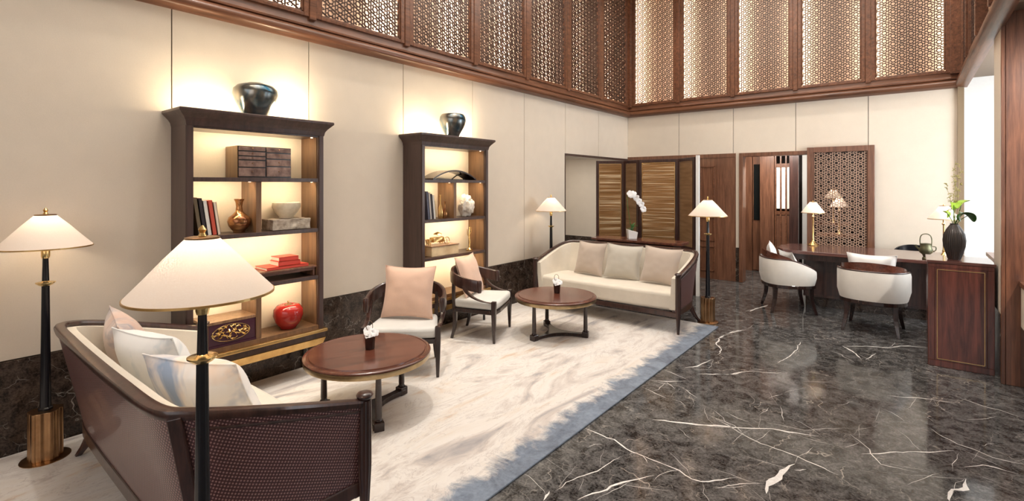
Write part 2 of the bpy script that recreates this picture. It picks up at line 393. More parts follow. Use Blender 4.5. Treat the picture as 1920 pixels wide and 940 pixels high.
# ------------------------------------------------------------------ the room
WX, BY, RX = -3.887, 8.16, .525      # left wall, back wall, right column line
VEINS = [(0.003,[(-1.55,3.633),(-1.441,3.682),(-1.306,3.802)]),(0.0026,[(-1.532,3.891),(-1.406,3.858),(-1.31,3.814)]),(0.0024,[(-1.547,3.469),(-1.459,3.441),(-1.309,3.385)]),(0.0019,[(-1.3,3.656),(-1.226,3.58),(-1.156,3.529)]),(0.0052,[(-1.274,3.031),(-1.177,3.078),(-1.058,3.127),(-0.925,3.208),(-0.773,3.277)]),(0.004,[(-1.561,2.664),(-1.434,2.648),(-1.35,2.651),(-1.248,2.61),(-1.144,2.579),(-1.094,2.546)]),(0.0036,[(-1.212,2.59),(-1.135,2.587),(-1.027,2.592),(-0.938,2.573),(-0.859,2.539),(-0.813,2.547),(-0.738,2.631),(-0.684,2.703)]),(0.0038,[(-1.221,2.033),(-1.196,2.123),(-1.151,2.192),(-1.14,2.263),(-1.095,2.339),(-1.018,2.455)]),(0.0021,[(-1.351,2.025),(-1.341,2.118),(-1.323,2.192),(-1.273,2.305),(-1.25,2.454),(-1.237,2.505)]),(0.0077,[(-1.343,1.932),(-1.359,1.972),(-1.369,2.006)]),(0.0053,[(-1.431,4.049),(-1.376,4.119),(-1.338,4.275),(-1.306,4.406)]),(0.005,[(-1.306,5.537),(-1.412,5.336),(-1.435,5.046),(-1.41,4.856),(-1.325,4.727),(-1.31,4.541)]),(0.0046,[(-1.305,3.984),(-1.176,4.076),(-1.071,4.171),(-1.01,4.279)]),(0.0021,[(-1.034,3.325),(-0.951,3.296),(-0.847,3.271),(-0.75,3.179)]),(0.0015,[(-1.436,2.475),(-1.415,2.537),(-1.361,2.565)]),(0.0019,[(-0.627,2.659),(-0.685,2.587),(-0.752,2.537)]),(0.002,[(-1.441,3.682),(-1.385,3.623),(-1.339,3.586)]),(0.0016,[(-1.302,3.404),(-1.224,3.4),(-1.177,3.352)]),(0.0014,[(-1.099,3.016),(-1.041,2.963),(-0.996,2.944)]),(0.001,[(-1.263,2.102),(-1.288,2.172),(-1.304,2.207)]),(0.0015,[(-1.009,2.407),(-1.002,2.472),(-0.96,2.555),(-0.929,2.58)]),(0.0051,[(-1.196,4.071),(-1.114,4.126),(-1.032,4.249),(-0.969,4.323),(-0.881,4.352),(-0.787,4.428)]),(0.005,[(-0.939,3.197),(-0.837,3.243),(-0.751,3.295),(-0.658,3.369),(-0.567,3.391),(-0.482,3.432),(-0.396,3.455)]),(0.0029,[(-0.965,3.285),(-0.876,3.247),(-0.802,3.203),(-0.696,3.158),(-0.59,3.136),(-0.479,3.111),(-0.384,3.088),(-0.283,3.047)]),(0.0021,[(-0.934,3.436),(-0.851,3.395),(-0.769,3.375)]),(0.006,[(-0.471,5.526),(-0.388,5.402),(-0.312,5.201)]),(0.0054,[(-0.447,5.53),(-0.306,5.643),(-0.148,5.722),(0.007,5.909),(0.131,5.945)]),(0.0035,[(-0.115,4.422),(-0.03,4.443),(0.053,4.51),(0.134,4.53),(0.259,4.542)]),(0.0017,[(-0.148,4.154),(-0.084,4.105),(-0.017,4.006)]),(0.003,[(0.109,3.999),(0.165,3.91),(0.228,3.851),(0.291,3.826),(0.366,3.787),(0.441,3.779),(0.488,3.795)]),(0.0036,[(-0.203,3.374),(-0.127,3.434),(-0.053,3.517),(0.061,3.608),(0.212,3.729)]),(0.0019,[(-0.264,3.6),(-0.223,3.537),(-0.177,3.452),(-0.144,3.365),(-0.113,3.309),(-0.041,3.316),(0.039,3.342)]),(0.0052,[(0.232,3.554),(0.311,3.648),(0.361,3.65),(0.448,3.637)]),(0.0139,[(-0.474,3.026),(-0.503,2.946),(-0.52,2.87),(-0.53,2.79),(-0.546,2.72),(-0.536,2.65)]),(0.0034,[(-0.466,2.963),(-0.443,2.974),(-0.418,3.007)]),(0.0082,[(0.239,3.417),(0.22,3.31),(0.177,3.254),(0.149,3.167),(0.155,3.13)]),(0.0024,[(-0.746,2.538),(-0.701,2.596),(-0.63,2.676),(-0.563,2.734)]),(0.0031,[(-0.799,5.427),(-0.788,5.119),(-0.807,4.922),(-0.858,4.646)]),(0.0023,[(0.245,4.709),(0.343,4.653),(0.404,4.617),(0.486,4.6),(0.582,4.53)]),(0.0042,[(-0.282,5.205),(-0.251,5.332),(-0.218,5.464)]),(0.0077,[(-1.468,6.338),(-1.425,6.57),(-1.358,6.831)]),(0.0047,[(-1.463,4.98),(-1.415,5.241),(-1.329,5.47)]),(0.0013,[(0.244,3.481),(0.313,3.488),(0.382,3.473)]),(0.0022,[(-0.617,4.341),(-0.533,4.398),(-0.428,4.456)]),(0.002,[(-0.373,4.016),(-0.33,4.085),(-0.298,4.149)]),(0.0023,[(-0.757,3.84),(-0.732,3.928),(-0.709,3.993)]),(0.0015,[(-0.0,3.167),(0.056,3.294),(0.126,3.394)]),(0.0025,[(0.3,4.278),(0.371,4.353),(0.446,4.459)]),(0.0022,[(-0.679,3.75),(-0.644,3.657),(-0.615,3.528)]),(0.0021,[(-0.753,3.531),(-0.734,3.625),(-0.733,3.687)]),(0.0017,[(-0.285,3.396),(-0.248,3.455),(-0.219,3.509)]),(0.0015,[(0.328,3.9),(0.363,3.944),(0.404,3.991)]),(0.0012,[(-0.697,3.444),(-0.625,3.448),(-0.49,3.486),(-0.307,3.667)]),(0.0015,[(-0.558,5.303),(-0.454,5.226),(-0.348,5.054)])]
def floor_bm():
    bm = B(); box(bm, -5.6, 3.2, -3.2, 11.6, -.12, 0)
    rnd = random.Random(3)
    def ribbon(pts, w0):
        P = [Vector((x, y, 0)) for x, y in pts]; Q = []
        for a, b in zip(P, P[1:]):
            n = max(2, int((b-a).length/.035))
            for i in range(n): Q.append(a.lerp(b, i/n))
        Q.append(P[-1]); L = []; Rr = []; n = len(Q)
        for i, p in enumerate(Q):
            d = (Q[min(i+1, n-1)]-Q[max(i-1, 0)]).normalized(); s = Vector((-d.y, d.x, 0))
            j = (noise.noise(p*9)*.6 + noise.noise(p*31)*.4)*.022
            w = w0*(.35+1.1*abs(noise.noise(p*6+Vector((5, 0, 0))))+.5*rnd.random())*min(1, (i+.3)/3, (n-1-i+.3)/3)
            c = p+s*j; L.append(bm.verts.new((c.x+s.x*w, c.y+s.y*w, .0004))); Rr.append(bm.verts.new((c.x-s.x*w, c.y-s.y*w, .0004)))
        for i in range(n-1):
            f = bm.faces.new((L[i], L[i+1], Rr[i+1], Rr[i])); f.material_index = 1
    for w, pts in VEINS:
        ribbon(pts, w*1.3)
        for q in range(len(pts)):      # hair veins that branch off
            if rnd.random() < .28:
                x, y = pts[q]; a = rnd.uniform(0, 2*pi); pp = [(x, y)]
                for k in range(3):
                    a += rnd.uniform(-.3, .3); x += .09*cos(a); y += .09*sin(a); pp.append((x, y))
                ribbon(pp, min(w, .004)*.35)
    return bm
struct('floor', floor_bm(), [m_marble, m_vein])

def wall_panels_left():
    bm = B(); ys = [-3.0, -1.78, -.79, .195, 1.177, 2.158, 3.143, 4.139, 5.116, 6.103]
    box(bm, WX-.12, WX-.012, -3.2, 6.103, 0, 2.9, 1)
    g = .004
    for a, b in zip(ys, ys[1:]): box(bm, WX-.02, WX, a+g, b-g, .53, 2.72)
    box(bm, WX-.12, WX-.012, 6.103, BY+.12, 1.96, 2.9, 1)
    for a, b in ((6.103, 7.09), (7.09, BY)): box(bm, WX-.02, WX, a+g, b-(g if b < 8 else 0), 1.96, 2.72)
    return bm
struct('wall_left', wall_panels_left(), [m_wall, m_seam])
struct('baseboard_left', bx(WX-.02, WX+.012, -3.0, 6.10, 0, .525), m_marble_w, bevel=.003)
def wall_panels_back():
    bm = B(); xs = [-3.889, -2.971, -2.118, -1.266, -.413, RX]; g = .004
    box(bm, WX, -.36, BY+.012, BY+.12, 2.0, 2.9, 1); box(bm, -.36, RX, BY+.012, BY+.12, 0, 2.9, 1)
    box(bm, -2.08, -2.0, BY+.012, BY+.12, 0, 2.0, 1)
    for a, b in zip(xs, xs[1:]):
        z0 = 1.99 if b < 0 else .53
        if b > 0:
            box(bm, -.36, RX, BY, BY+.02, .53, 2.72); box(bm, a+g, -.36, BY, BY+.02, 1.99, 2.72)
        else: box(bm, a+g, b-g, BY, BY+.02, z0, 2.72)
    box(bm, -2.08, -2.0, BY, BY+.02, .53, 1.99)
    return bm
struct('wall_back', wall_panels_back(), [m_wall, m_seam])
bm = B(); box(bm, -2.08, -2.0, BY-.012, BY+.01, 0, .525); box(bm, -.34, RX, BY-.012, BY+.01, 0, .525)
struct('baseboard_back', bm, m_marble_w)
# added dark strip standing in for shade at the wall end beside the bay
struct('trim_1', bx(.475, .535, BY-.05, BY+.05, .0, 2.72), plain('taupe_shade_strip', (.24, .17, .10), .7))
# alcove behind the opening in the left wall
bm = B(); box(bm, -5.5, WX-.001, BY, BY+.12, .53, 2.2); box(bm, -5.6, -5.5, 5.9, BY+.12, 0, 2.2); box(bm, -5.5, WX-.12, 5.9, 6.06, 0, 2.2)
struct('wall_alcove', bm, m_wall)
struct('baseboard_alcove', bx(-5.5, WX, BY-.012, BY+.1, 0, .53), m_marble_w)
struct('ceiling_alcove', bx(-5.5, WX-.121, 6.0, BY+.1, 1.98, 2.05), m_ceil)
bm = B(); box(bm, WX-.125, WX+.004, 6.103, BY-.02, 1.925, 1.96); box(bm, WX-.125, WX+.004, 6.085, 6.103, 0, 1.96)
struct('trim_2', bm, m_wood_dk)
light('alcove_light', 'AREA', (-4.7, 7.2, 1.95), 9, SOFT, .6, .6, to=(-4.7, 7.5, 0))

# crown moulding and upper band, one continuous run round three sides
prof = [(-.02, 0), (.035, 0), (.05, .008), (.078, .018), (.092, .040), (.092, .062), (.078, .085), (.055, .096), (.05, .102), (.064, .106), (.064, .118), (.046, .126), (.040, .135), (.040, .19), (-.02, .19)]
bm = sweep(B(), [(WX, -3, 2.69), (WX, BY, 2.69), (RX+.02, BY, 2.69), (RX+.02, 3.2, 2.69)], prof)
for f in bm.faces: f.material_index = 1 if f.calc_center_median().y > BY-.12 and abs(f.normal.x) < .5 else 0
struct('trim_3', bm, [m_wood_redx, m_wood_redh], smooth=True)

# fretwork lattice (rings in hexagons, straight bars in three directions)
def fret_bm(w, h, a=.105, bar=.0085, dep=.014, ring=.235):
    bm = B()
    def seg(p, q, wd=bar):
        d = Vector((q[0]-p[0], 0, q[1]-p[1])); 
        if d.length < .004: return
        obox(bm, (p[0], 0, p[1]), (q[0], 0, q[1]), wd, dep, (0, 1, 0))
    def clip(px, pz, dx, dz, t0=-9, t1=9):
        for p_, d_, lo, hi in ((px, dx, 0, w), (pz, dz, 0, h)):
            if abs(d_) < 1e-9:
                if not lo <= p_ <= hi: return None
                continue
            u, v = (lo-p_)/d_, (hi-p_)/d_
            if u > v: u, v = v, u
            t0, t1 = max(t0, u), min(t1, v)
        return (t0, t1) if t1 > t0 else None
    cs = a*math.sqrt(3)/2
    for ang in (90, 30, 150):
        dx, dz = cos(R(ang)), sin(R(ang)); nx, nz = -dz, dx
        for k in range(-60, 61):
            off = (k+.5)*cs; c = clip(nx*off, nz*off, dx, dz, -20, 20)
            if c: seg((nx*off+dx*c[0], nz*off+dz*c[0]), (nx*off+dx*c[1], nz*off+dz*c[1]))
    i0 = int(w/cs)+2
    for i in range(-1, i0):
        for j in range(-1, int(h/a)+3):
            cx, cz = i*cs, j*a+(a/2 if i % 2 else 0)
            n = 10; ps = [(cx+ring*a*cos(2*pi*k/n), cz+ring*a*sin(2*pi*k/n)) for k in range(n)]
            if all(0 < x < w and 0 < z < h for x, z in ps):
                for k in range(n): seg(ps[k], ps[(k+1) % n], bar*1.15)
            for k in range(6):
                t = R(60*k+8); p = (cx+ring*a*cos(t), cz+ring*a*sin(t)); q = (cx+.433*a*cos(t), cz+.433*a*sin(t))
                if 0 < p[0] < w and 0 < p[1] < h and 0 < q[0] < w and 0 < q[1] < h: seg(p, q)
    return bm
Z0, Z1 = 2.88, 4.98
def frame_bm(w, h, fw, dep, zb=None):
    bm = B()
    for x0, x1, z0, z1 in ((0, fw, 0, h), (w-fw, w, 0, h), (fw, w-fw, 0, zb or fw), (fw, w-fw, h-fw, h)): box(bm, x0, x1, -dep/2, dep/2, z0, z1)
    b = .014  # inner bead
    for x0, x1, z0, z1 in ((fw, fw+b, fw*.9, h-fw), (w-fw-b, w-fw, fw*.9, h-fw), (fw+b, w-fw-b, (zb or fw), (zb or fw)+b)): box(bm, x0, x1, -dep*.3, dep*.3, z0, z1)
    return bm
def lattice_panel(W):
    t = thing('lattice_panel', '', 'lattice panel')
    obj('frame', frame_bm(W, Z1-Z0, .045, .05, .03), m_wood_redx, t, bevel=.004)
    f = obj('fretwork', fret_bm(W-.10, Z1-Z0-.08), wood('fretwork_wood', (.030, .012, .008), (.075, .03, .018), .5), t); f.location = (.05, 0, .035)
    return t
ordn = ['nearest the far left corner', 'second from the far left corner', 'third from the far left corner', 'fourth from the far left corner', 'fifth from the far left corner', 'sixth from the far left corner', 'seventh from the far left corner']
edgeL = [1.177, 2.163, 3.149, 4.135, 5.12, 6.106, 7.09, 8.07]
GRP = 'carved lattice panels above the walls'
pl = None; bm_post = []
for i in range(7):
    y0 = edgeL[i]+.032; loc = (WX+.03, y0, Z0)
    lab = 'backlit fretwork panel high above the left wall, ' + ordn[6-i]
    if pl is None: pl = lattice_panel(.922); pl.location = loc; pl.rotation_euler = (0, 0, pi/2); pl['label'] = lab; pl['group'] = GRP
    else: dup(pl, loc, pi/2, lab, GRP)
pb = lattice_panel(.79); edgeB = [-3.82, -2.971, -2.118, -1.266, -.413, .44]
for i in range(5):
    loc = (edgeB[i]+.032, BY-.03, Z0)
    lab = 'backlit fretwork panel high above the back wall, ' + ['leftmost of five', 'second of five from the left', 'middle of five', 'fourth of five from the left', 'rightmost of five'][i]
    if i == 0: pb.location = loc; pb['label'] = lab; pb['group'] = GRP
    else: dup(pb, loc, 0, lab, GRP)
for i in range(2):
    dup(pl, (RX, 8.07-.95*i-.02, Z0), -pi/2, 'dark fretwork panel above the bay on the right, ' + ['farther one in the corner', 'nearer one'][i], GRP)
bm = B()
for y in edgeL[:-1]+[.19, -.8]:
    box(bm, WX-.03, WX+.062, y-.03, y+.03, 2.86, 5.0); 
for x in edgeB[1:-1]: box(bm, x-.03, x+.03, BY-.062, BY+.03, 2.86, 5.0)
box(bm, WX-.03, WX+.10, BY-.095, BY+.03, 2.86, 5.0); box(bm, .405, RX+.06, BY-.085, BY+.03, 2.86, 5.0)
for y in (7.12, 6.15, 5.2, 4.2): box(bm, RX-.05, RX+.04, y-.03, y+.03, 2.86, 5.0)
struct('trim_4', bm, m_wood_redx, bevel=.005)
# light box behind the lattices: pale backing, floor of the cavity, LED strips behind each post
bm = B(); box(bm, WX-.40, WX-.36, -3.1, BY+.4, 2.6, 5.2); box(bm, WX-.40, RX+.5, BY+.36, BY+.40, 2.6, 5.2)
box(bm, WX-.36, WX-.03, -3.1, BY+.36, 2.80, 2.87); box(bm, WX-.03, RX+.4, BY+.03, BY+.36, 2.80, 2.87)
struct('wall_lightbox', bm, m_frost)
struct('wall_upper_right', bx(RX+.3, RX+.36, 3.2, BY+.36, 2.87, 5.2), m_wood_red)
for y in edgeL: light('led_strip', 'AREA', (WX-.20, y, 3.9), 12, (1, .80, .60), .05, 2.1, to=(WX-.4, y, 3.9))
for x in edgeB: light('led_strip', 'AREA', (x, BY+.20, 3.9), 7, (1, .80, .60), .05, 2.1, to=(x, BY+.4, 3.9))
# ceiling and the walls outside the view
struct('ceiling', bx(-4.4, 3.2, -3.2, BY+.5, 5.15, 5.25), m_ceil)
struct('wall_front', bx(-4.4, 3.2, -3.2, -3.05, 0, 5.2), m_wall)
struct('wall_right', bx(3.05, 3.2, -3.2, 5.2, 0, 5.2), m_wall)
# bay on the right
struct('wall_bay_back', bx(RX+.012, 1.95, BY, BY+.12, 0, 2.8), m_paint)
bm = B(); box(bm, 1.9, 2.0, 5.2, 5.7, 0, 2.8); box(bm, 1.9, 2.0, 7.7, BY+.1, 0, 2.8); box(bm, 1.9, 2.0, 5.7, 7.7, 0, .8); box(bm, 1.9, 2.0, 5.7, 7.7, 2.5, 2.8)
struct('wall_bay_side', bm, m_paint)
w = struct('window_1', bx(1.945, 1.95, 5.7, 7.7, .8, 2.5), m_glass)
bm = B()
for y in (5.72, 6.37, 7.03, 7.68): box(bm, 1.90, 1.98, y-.02, y+.02, .8, 2.5)
for z in (.82, 2.48): box(bm, 1.90, 1.98, 5.7, 7.7, z-.02, z+.02)
obj('window_frame', bm, m_wood_red, w)
struct('ceiling_bay', bx(RX+.03, 2.0, 5.0, BY+.1, 2.80, 2.86), plain('bay_soffit', (.26, .20, .15), .8))
# column with walnut face and cream side
struct('trim_5', bx(.553, 1.6, 5.245, 5.64, 0, 4.98), m_wall)
bm = B(); box(bm, .550, .572, 5.215, 5.245, 0, 4.98); box(bm, .575, 1.6, 5.222, 5.245, 0, 4.98)
struct('trim_6', bm, wood('column_walnut', (.085, .03, .016), (.26, .105, .055), .3, 'z'), bevel=.002)
struct('baseboard_right', bx(.548, .56, 5.25, 5.64, 0, .52), m_marble_w)
bm = B(); box(bm, .655, 1.6, 4.9, 5.215, .45, .75); struct('wall_right_low', bm, m_wall)
struct('baseboard_right_low', bx(.652, 1.6, 4.9, 5.213, 0, .45), m_marble_w)
struct('trim_7', bx(.645, 1.6, 4.88, 5.215, .75, .785), m_wood_red, bevel=.003)
# panelled timber door set at the left end of the back wall
bm = B(); box(bm, WX, -2.08, BY-.012, BY+.06, 1.93, 1.992); box(bm, -2.36, -2.08, BY-.008, BY+.06, 0, 1.93); box(bm, WX, -2.66, BY+.005, BY+.06, 0, 1.93)
struct('trim_8', bm, m_wood_red, bevel=.003)
dr = struct('door_1', bx(-2.66, -2.36, BY, BY+.05, 0, 1.93), m_wood_red)
bm = B()
for z0, z1 in ((.12, .52), (.60, .98), (1.06, 1.80)):
    for a, b, c, d in ((-2.62, -2.40, z0, z0+.018), (-2.62, -2.40, z1-.018, z1), (-2.62, -2.602, z0, z1), (-2.418, -2.40, z0, z1)): box(bm, a, b, BY-.012, BY, c, d)
obj('panel_moulding', bm, m_wood_redx, dr, bevel=.003)
# opening to the corridor with its timber frame
bm = B(); box(bm, -2.03, -1.975, BY-.03, BY+.16, 0, 1.99); box(bm, -1.975, -1.11, BY-.03, BY+.16, 1.935, 1.99)
struct('trim_9', bm, m_wood_red, bevel=.004)
# sliding lattice screen hung in front of the wall
t = thing('sliding_lattice_screen', 'timber framed fretwork screen standing in the wall opening behind the desk', 'lattice screen', (-1.115, BY-.05, 0))
t_f = obj('frame', frame_bm(.775, 2.03, .075, .06, .28), m_wood_red, t, bevel=.004)
f = obj('fretwork', fret_bm(.625, 1.68, .105, .0078, .016), wood('pale_fretwork', (.42, .26, .18), (.62, .42, .31), .4), t); f.location = (.075, 0, .28)
# corridor behind
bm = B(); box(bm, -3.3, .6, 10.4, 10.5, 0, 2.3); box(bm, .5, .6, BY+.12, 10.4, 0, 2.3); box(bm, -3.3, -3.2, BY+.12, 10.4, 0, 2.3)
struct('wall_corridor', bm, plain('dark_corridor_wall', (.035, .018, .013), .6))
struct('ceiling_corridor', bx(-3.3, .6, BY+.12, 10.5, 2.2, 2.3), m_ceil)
struct('wall_corridor_pale', bx(-1.37, -1.22, 9.44, 9.50, 0, 2.2), m_paint)
light('corridor_light', 'AREA', (-1.6, 8.42, 2.15), 24, SOFT, .9, .2, to=(-1.7, 9.4, .6))
light('corridor_light', 'AREA', (-.6, 9.0, 2.15), .8, WARM, .8, .5, to=(-.6, 9.2, 0))
ycw = 9.4
bm = bx(-2.5, -2.13, ycw, ycw+.05, 0, 2.18); struct('trim_10', bm, m_wood_red)
d2 = struct('door_2', bx(-2.12, -1.99, ycw+.02, ycw+.06, 0, 2.18), m_wood_red)
obj('glass_pane', bx(-2.105, -1.995, ycw+.01, ycw+.03, .89, 1.86), m_darkglass, d2); obj('lower_panel', bx(-2.12, -1.99, ycw+.005, ycw+.02, .02, .84), m_wood_red, d2)
struct('trim_11', bx(-1.985, -1.765, ycw-.1, ycw-.04, 0, 2.18), m_wood_red, bevel=.004)
t = thing('slatted_paper_screen', 'tall wooden slatted screen with glowing yellow panels seen through the open doorway', 'screen', (-1.76, ycw-.05, 0))
bm = B(); 
for k in range(4): box(bm, k*.079, k*.079+.022, -.02, .03, 0, 2.15)
box(bm, 0, .259, -.015, .03, 1.0, 1.06); box(bm, 0, .259, -.015, .03, 1.80, 1.86)
obj('slats', bm, m_wood_redx, t)
bm = B()
for k in range(3): box(bm, k*.079+.023, k*.079+.078, .0, .01, 1.1, 1.8)

obj('paper_panel', bm, m_yellow, t)
bm = B(); box(bm, .022, .24, .0, .012, .02, 1.0); obj('lower_board', bm, m_wood_red, t)
struct('trim_12', bx(-1.505, -1.375, ycw-.3, ycw-.25, 0, 2.18), m_wood_dk)
# ------------------------------------------------------------------ rug
rug = obj('area_rug', bx(-3.86, -1.555, -.9, 5.42, .0006, .012), m_rug, bevel=.004)
tag(rug, 'large cream watercolour rug with a ragged slate blue border along the marble', 'rug')

# ------------------------------------------------------------------ sofas
def smooth_path(pts, n=6):
    P = [Vector(p) for p in pts]; out = []
    for i in range(len(P)-1):
        p0 = P[max(i-1, 0)]; p1 = P[i]; p2 = P[i+1]; p3 = P[min(i+2, len(P)-1)]
        for k in range(n):
            t = k/n; out.append(.5*((2*p1)+(p2-p0)*t+(2*p0-5*p1+4*p2-p3)*t*t+(3*p1-p0-3*p2+p3)*t**3))
    out.append(P[-1]); return out
def mirror(pts): return pts + [(-x, y, z) for x, y, z in reversed(pts[:-1])]
def inward(path, d):
    out = []; n = len(path)
    for i, p in enumerate(path):
        t = path[min(i+1, n-1)]-path[max(i-1, 0)]; t.z = 0; t.normalize(); out.append(p+Vector((t.y, -t.x, 0))*d)
    return out
def make_sofa(label):
    t = thing('sofa', label, 'sofa')
    top = smooth_path(mirror([(-.88, -.36, .565), (-.892, -.10, .64), (-.885, .15, .71), (-.845, .29, .742), (-.75, .362, .752), (-.4, .378, .756), (0, .382, .757)]))
    bot = smooth_path(mirror([(-.855, -.345, .20), (-.85, -.10, .20), (-.84, .10, .20), (-.81, .20, .20), (-.72, .255, .20), (-.4, .268, .20), (0, .27, .20)]))
    def shell(o0, o1, bz=0):
        to, bo = inward(top, o0), inward(bot, o0); ti, bi = inward(top, o1), inward(bot, o1); s = []
        for a, b, c, d in zip(bo, to, ti, bi):
            a = a+Vector((0, 0, bz)); d = d+Vector((0, 0, bz)); s.append([a, b-Vector((0, 0, .015)), c-Vector((0, 0, .015)), d])
        return loft(B(), s)
    obj('rattan_shell', shell(.0, .018), m_rattan, t, smooth=True)
    obj('inner_upholstery', shell(.019, .075, .03), m_cream, t, smooth=True)
    bm = sweep(B(), top, [(-.008, -.020), (.030, -.020), (.036, 0), (.030, .010), (.010, .015), (-.008, .010), (-.013, 0)]); obj('top_rail', bm, m_wood_dk, t, smooth=True)
    bm = sweep(B(), bot, [(-.012, -.03), (.05, -.03), (.05, .03), (-.012, .03)]); obox(bm, (-.86, -.345, .185), (.86, -.345, .185), .04, .045); obj('base_rail', bm, m_wood_dk, t, bevel=.004)
    n = len(top)
    for i in (20, n-21):
        d = (top[i+1]-top[i-1]); d.z = 0; d.normalize(); nn = Vector((-d.y, d.x, 0))*.006
        bm = B(); obox(bm, bot[i]+nn, top[i]+nn-Vector((0, 0, .01)), .042, .02, nn.normalized()); obj('stile', bm, m_wood_dk, t, bevel=.003)
    # slim bead round each side panel
    for s in (0, 1):
        idx = range(1, 19) if s == 0 else range(n-19, n-1)
        for f in (.07, .90):
            pts = [bot[i].lerp(top[i], f)+Vector((-.004 if s == 0 else .004, 0, 0)) for i in idx]; bm = tube(B(), pts, .005, 6); obj('bead', bm, m_wood_dk, t, smooth=True)
    # seat
    bm = B(); pl_ = [(-.83, -.335)]
    pl_ = [(-.84+.0*k, -.33) for k in (0,)] + [(-.42, -.352), (0, -.358), (.42, -.352), (.84, -.33), (.83, .08), (.76, .2), (-.76, .2), (-.83, .08)]
    prism(bm, pl_, .212, .395); obj('seat_cushion', bm, m_cream, t, bevel=.035, seg=4, smooth=True)
    for s in (-1, 1):
        bm = lathe([(.012, 0), (.016, .08), (.027, .30), (.027, .52), (.026, .575)], 36, c=(s*.875, -.362, 0), flute=.14, nf=10)
        l = obj('front_post', bm, m_wood_dk, t, smooth=False)
        obj('finial', lathe([(.018, .574), (.022, .578), (.034, .588), (.036, .596), (.031, .604), (.016, .61)], 28, c=(s*.875, -.362, 0)), m_wood_dk, l, smooth=True)
        obj('leg', legcurve(B(), [(s*.80, .20, .17), (s*.82, .215, .11), (s*.85, .235, .05), (s*.885, .255, .0)], [.05, .042, .034, .028]), m_wood_dk, t, bevel=.004)
    return t
def lift(o, z=.0125): o.location.z = z
s1 = make_sofa('near sofa with dark woven rattan back and curved wooden rail, seen from behind'); s1.location = (-2.677, .89, .0125); s1.rotation_euler.z = pi; s1['group'] = 'rattan backed sofas'
s2 = dup(s1, (-2.655, 5.23, .0125), 0, 'far cream sofa in front of the folding screen, beside a slim floor lamp', 'rattan backed sofas')
G2 = 'cushions on the far sofa'
zs = .4075
pillow('throw_pillow', 'leftmost blush taupe cushion on the far cream sofa', m_taupe, .43, .40, .15, (-3.035, 5.26, zs+.008), R(-10), R(-16), 1, G2)
pillow('throw_pillow', 'middle greige cushion on the far cream sofa', m_taupe2, .42, .40, .15, (-2.585, 5.25, zs+.008), R(12), R(-16), 2, G2, R(3))
pillow('throw_pillow', 'rightmost taupe cushion on the far cream sofa', m_taupe, .44, .41, .15, (-2.14, 5.23, zs+.008), R(-4), R(-18), 3, G2, R(2))
G1 = 'cushions on the near sofa'
pillow('throw_pillow', 'blush and grey cushion in the far corner of the near sofa', m_wc1, .42, .42, .18, (-3.27, .87, zs+.01), R(172), R(-20), 4, G1, R(-4))
pillow('throw_pillow', 'white cushion in the middle of the near sofa back', m_wc2, .44, .43, .20, (-2.84, .89, zs+.01), R(196), R(-24), 5, G1)
pillow('throw_pillow', 'white, peach and blue cushion nearest the foreground lamp on the near sofa', m_wc3, .46, .44, .20, (-2.32, .92, zs+.012), R(204), R(-28), 6, G1)

# ------------------------------------------------------------------ coffee tables
def make_table(label):
    t = thing('coffee_table', label, 'coffee table'); r = .405
    obj('tabletop', lathe([(r-.03, .372), (r-.008, .374), (r, .382), (r, .388), (r-.006, .394), (r-.022, .396), (r-.026, .392), (r-.034, .392), (r-.038, .400), (.02, .401)], 96), m_top, t, smooth=True)
    obj('brass_rim', lathe([(r-.03, .346), (r-.006, .346), (r-.003, .352), (r-.003, .377), (r-.03, .377)], 96), m_rim, t, smooth=True)
    for k in range(3):
        a = 2*pi*k/3; c = (.30*cos(a), .30*sin(a), 0)
        l = obj('leg', lathe([(.022, .055), (.024, .062), (.019, .072), (.021, .085), (.0165, .34), (.024, .353)], 24, c=c), m_wood_leg, t, smooth=True)
        bm = B(); pts = [(c[0]+.036*cos(a+q)*1.2, c[1]+.036*sin(a+q)*1.2) for q in (pi/4, 3*pi/4, 5*pi/4, 7*pi/4)]; prism(bm, pts, 0, .055); obj('foot', bm, m_wood_leg, l, bevel=.004)
    poly = []
    for k in range(3):
        a0 = 2*pi*k/3; p0 = Vector((cos(a0), sin(a0)))*.31; n0 = Vector((-sin(a0), cos(a0)))*.035
        a1 = a0+2*pi/3; p1 = Vector((cos(a1), sin(a1)))*.31; n1 = Vector((sin(a1), -cos(a1)))*.035; m_ = Vector((cos(a0+pi/3), sin(a0+pi/3)))*.075
        for q in range(13):
            u = q/12; A = p0+n0; Bq = p1+n1; c = m_*2-(A+Bq)/2; poly.append(tuple((1-u)**2*A+2*u*(1-u)*c+u*u*Bq))
    obj('base_plinth', prism(B(), poly, .004, .036), m_wood_leg, t, bevel=.003)
    return t
t1 = make_table('round wooden coffee table between the near sofa and the salmon cushion armchair'); t1.location = (-2.78, 1.96, .0125); t1.rotation_euler.z = R(-24); t1['group'] = 'round coffee tables'
dup(t1, (-2.74, 4.12, .0125), R(-99), 'round wooden coffee table in front of the far cream sofa', 'round coffee tables')
def petal_flower(bm, c, r, nrm, rnd):
    nrm = Vector(nrm).normalized(); a = nrm.cross(Vector((.3, .2, 1))).normalized(); b = nrm.cross(a)
    for k in range(5):
        an = 2*pi*k/5+rnd.random()*.4; d = a*cos(an)+b*sin(an); s = nrm.cross(d); pc = Vector(c)
        rings = []
        for u, w in ((0, .12), (.35, .42), (.7, .5), (1, .2)):
            m_ = pc+d*r*u+nrm*r*(.25*sin(u*2.6)); rings.append([m_-s*r*w+nrm*r*.06, m_+nrm*r*.14*w, m_+s*r*w+nrm*r*.06, m_-nrm*r*.03])
        loft(bm, rings)
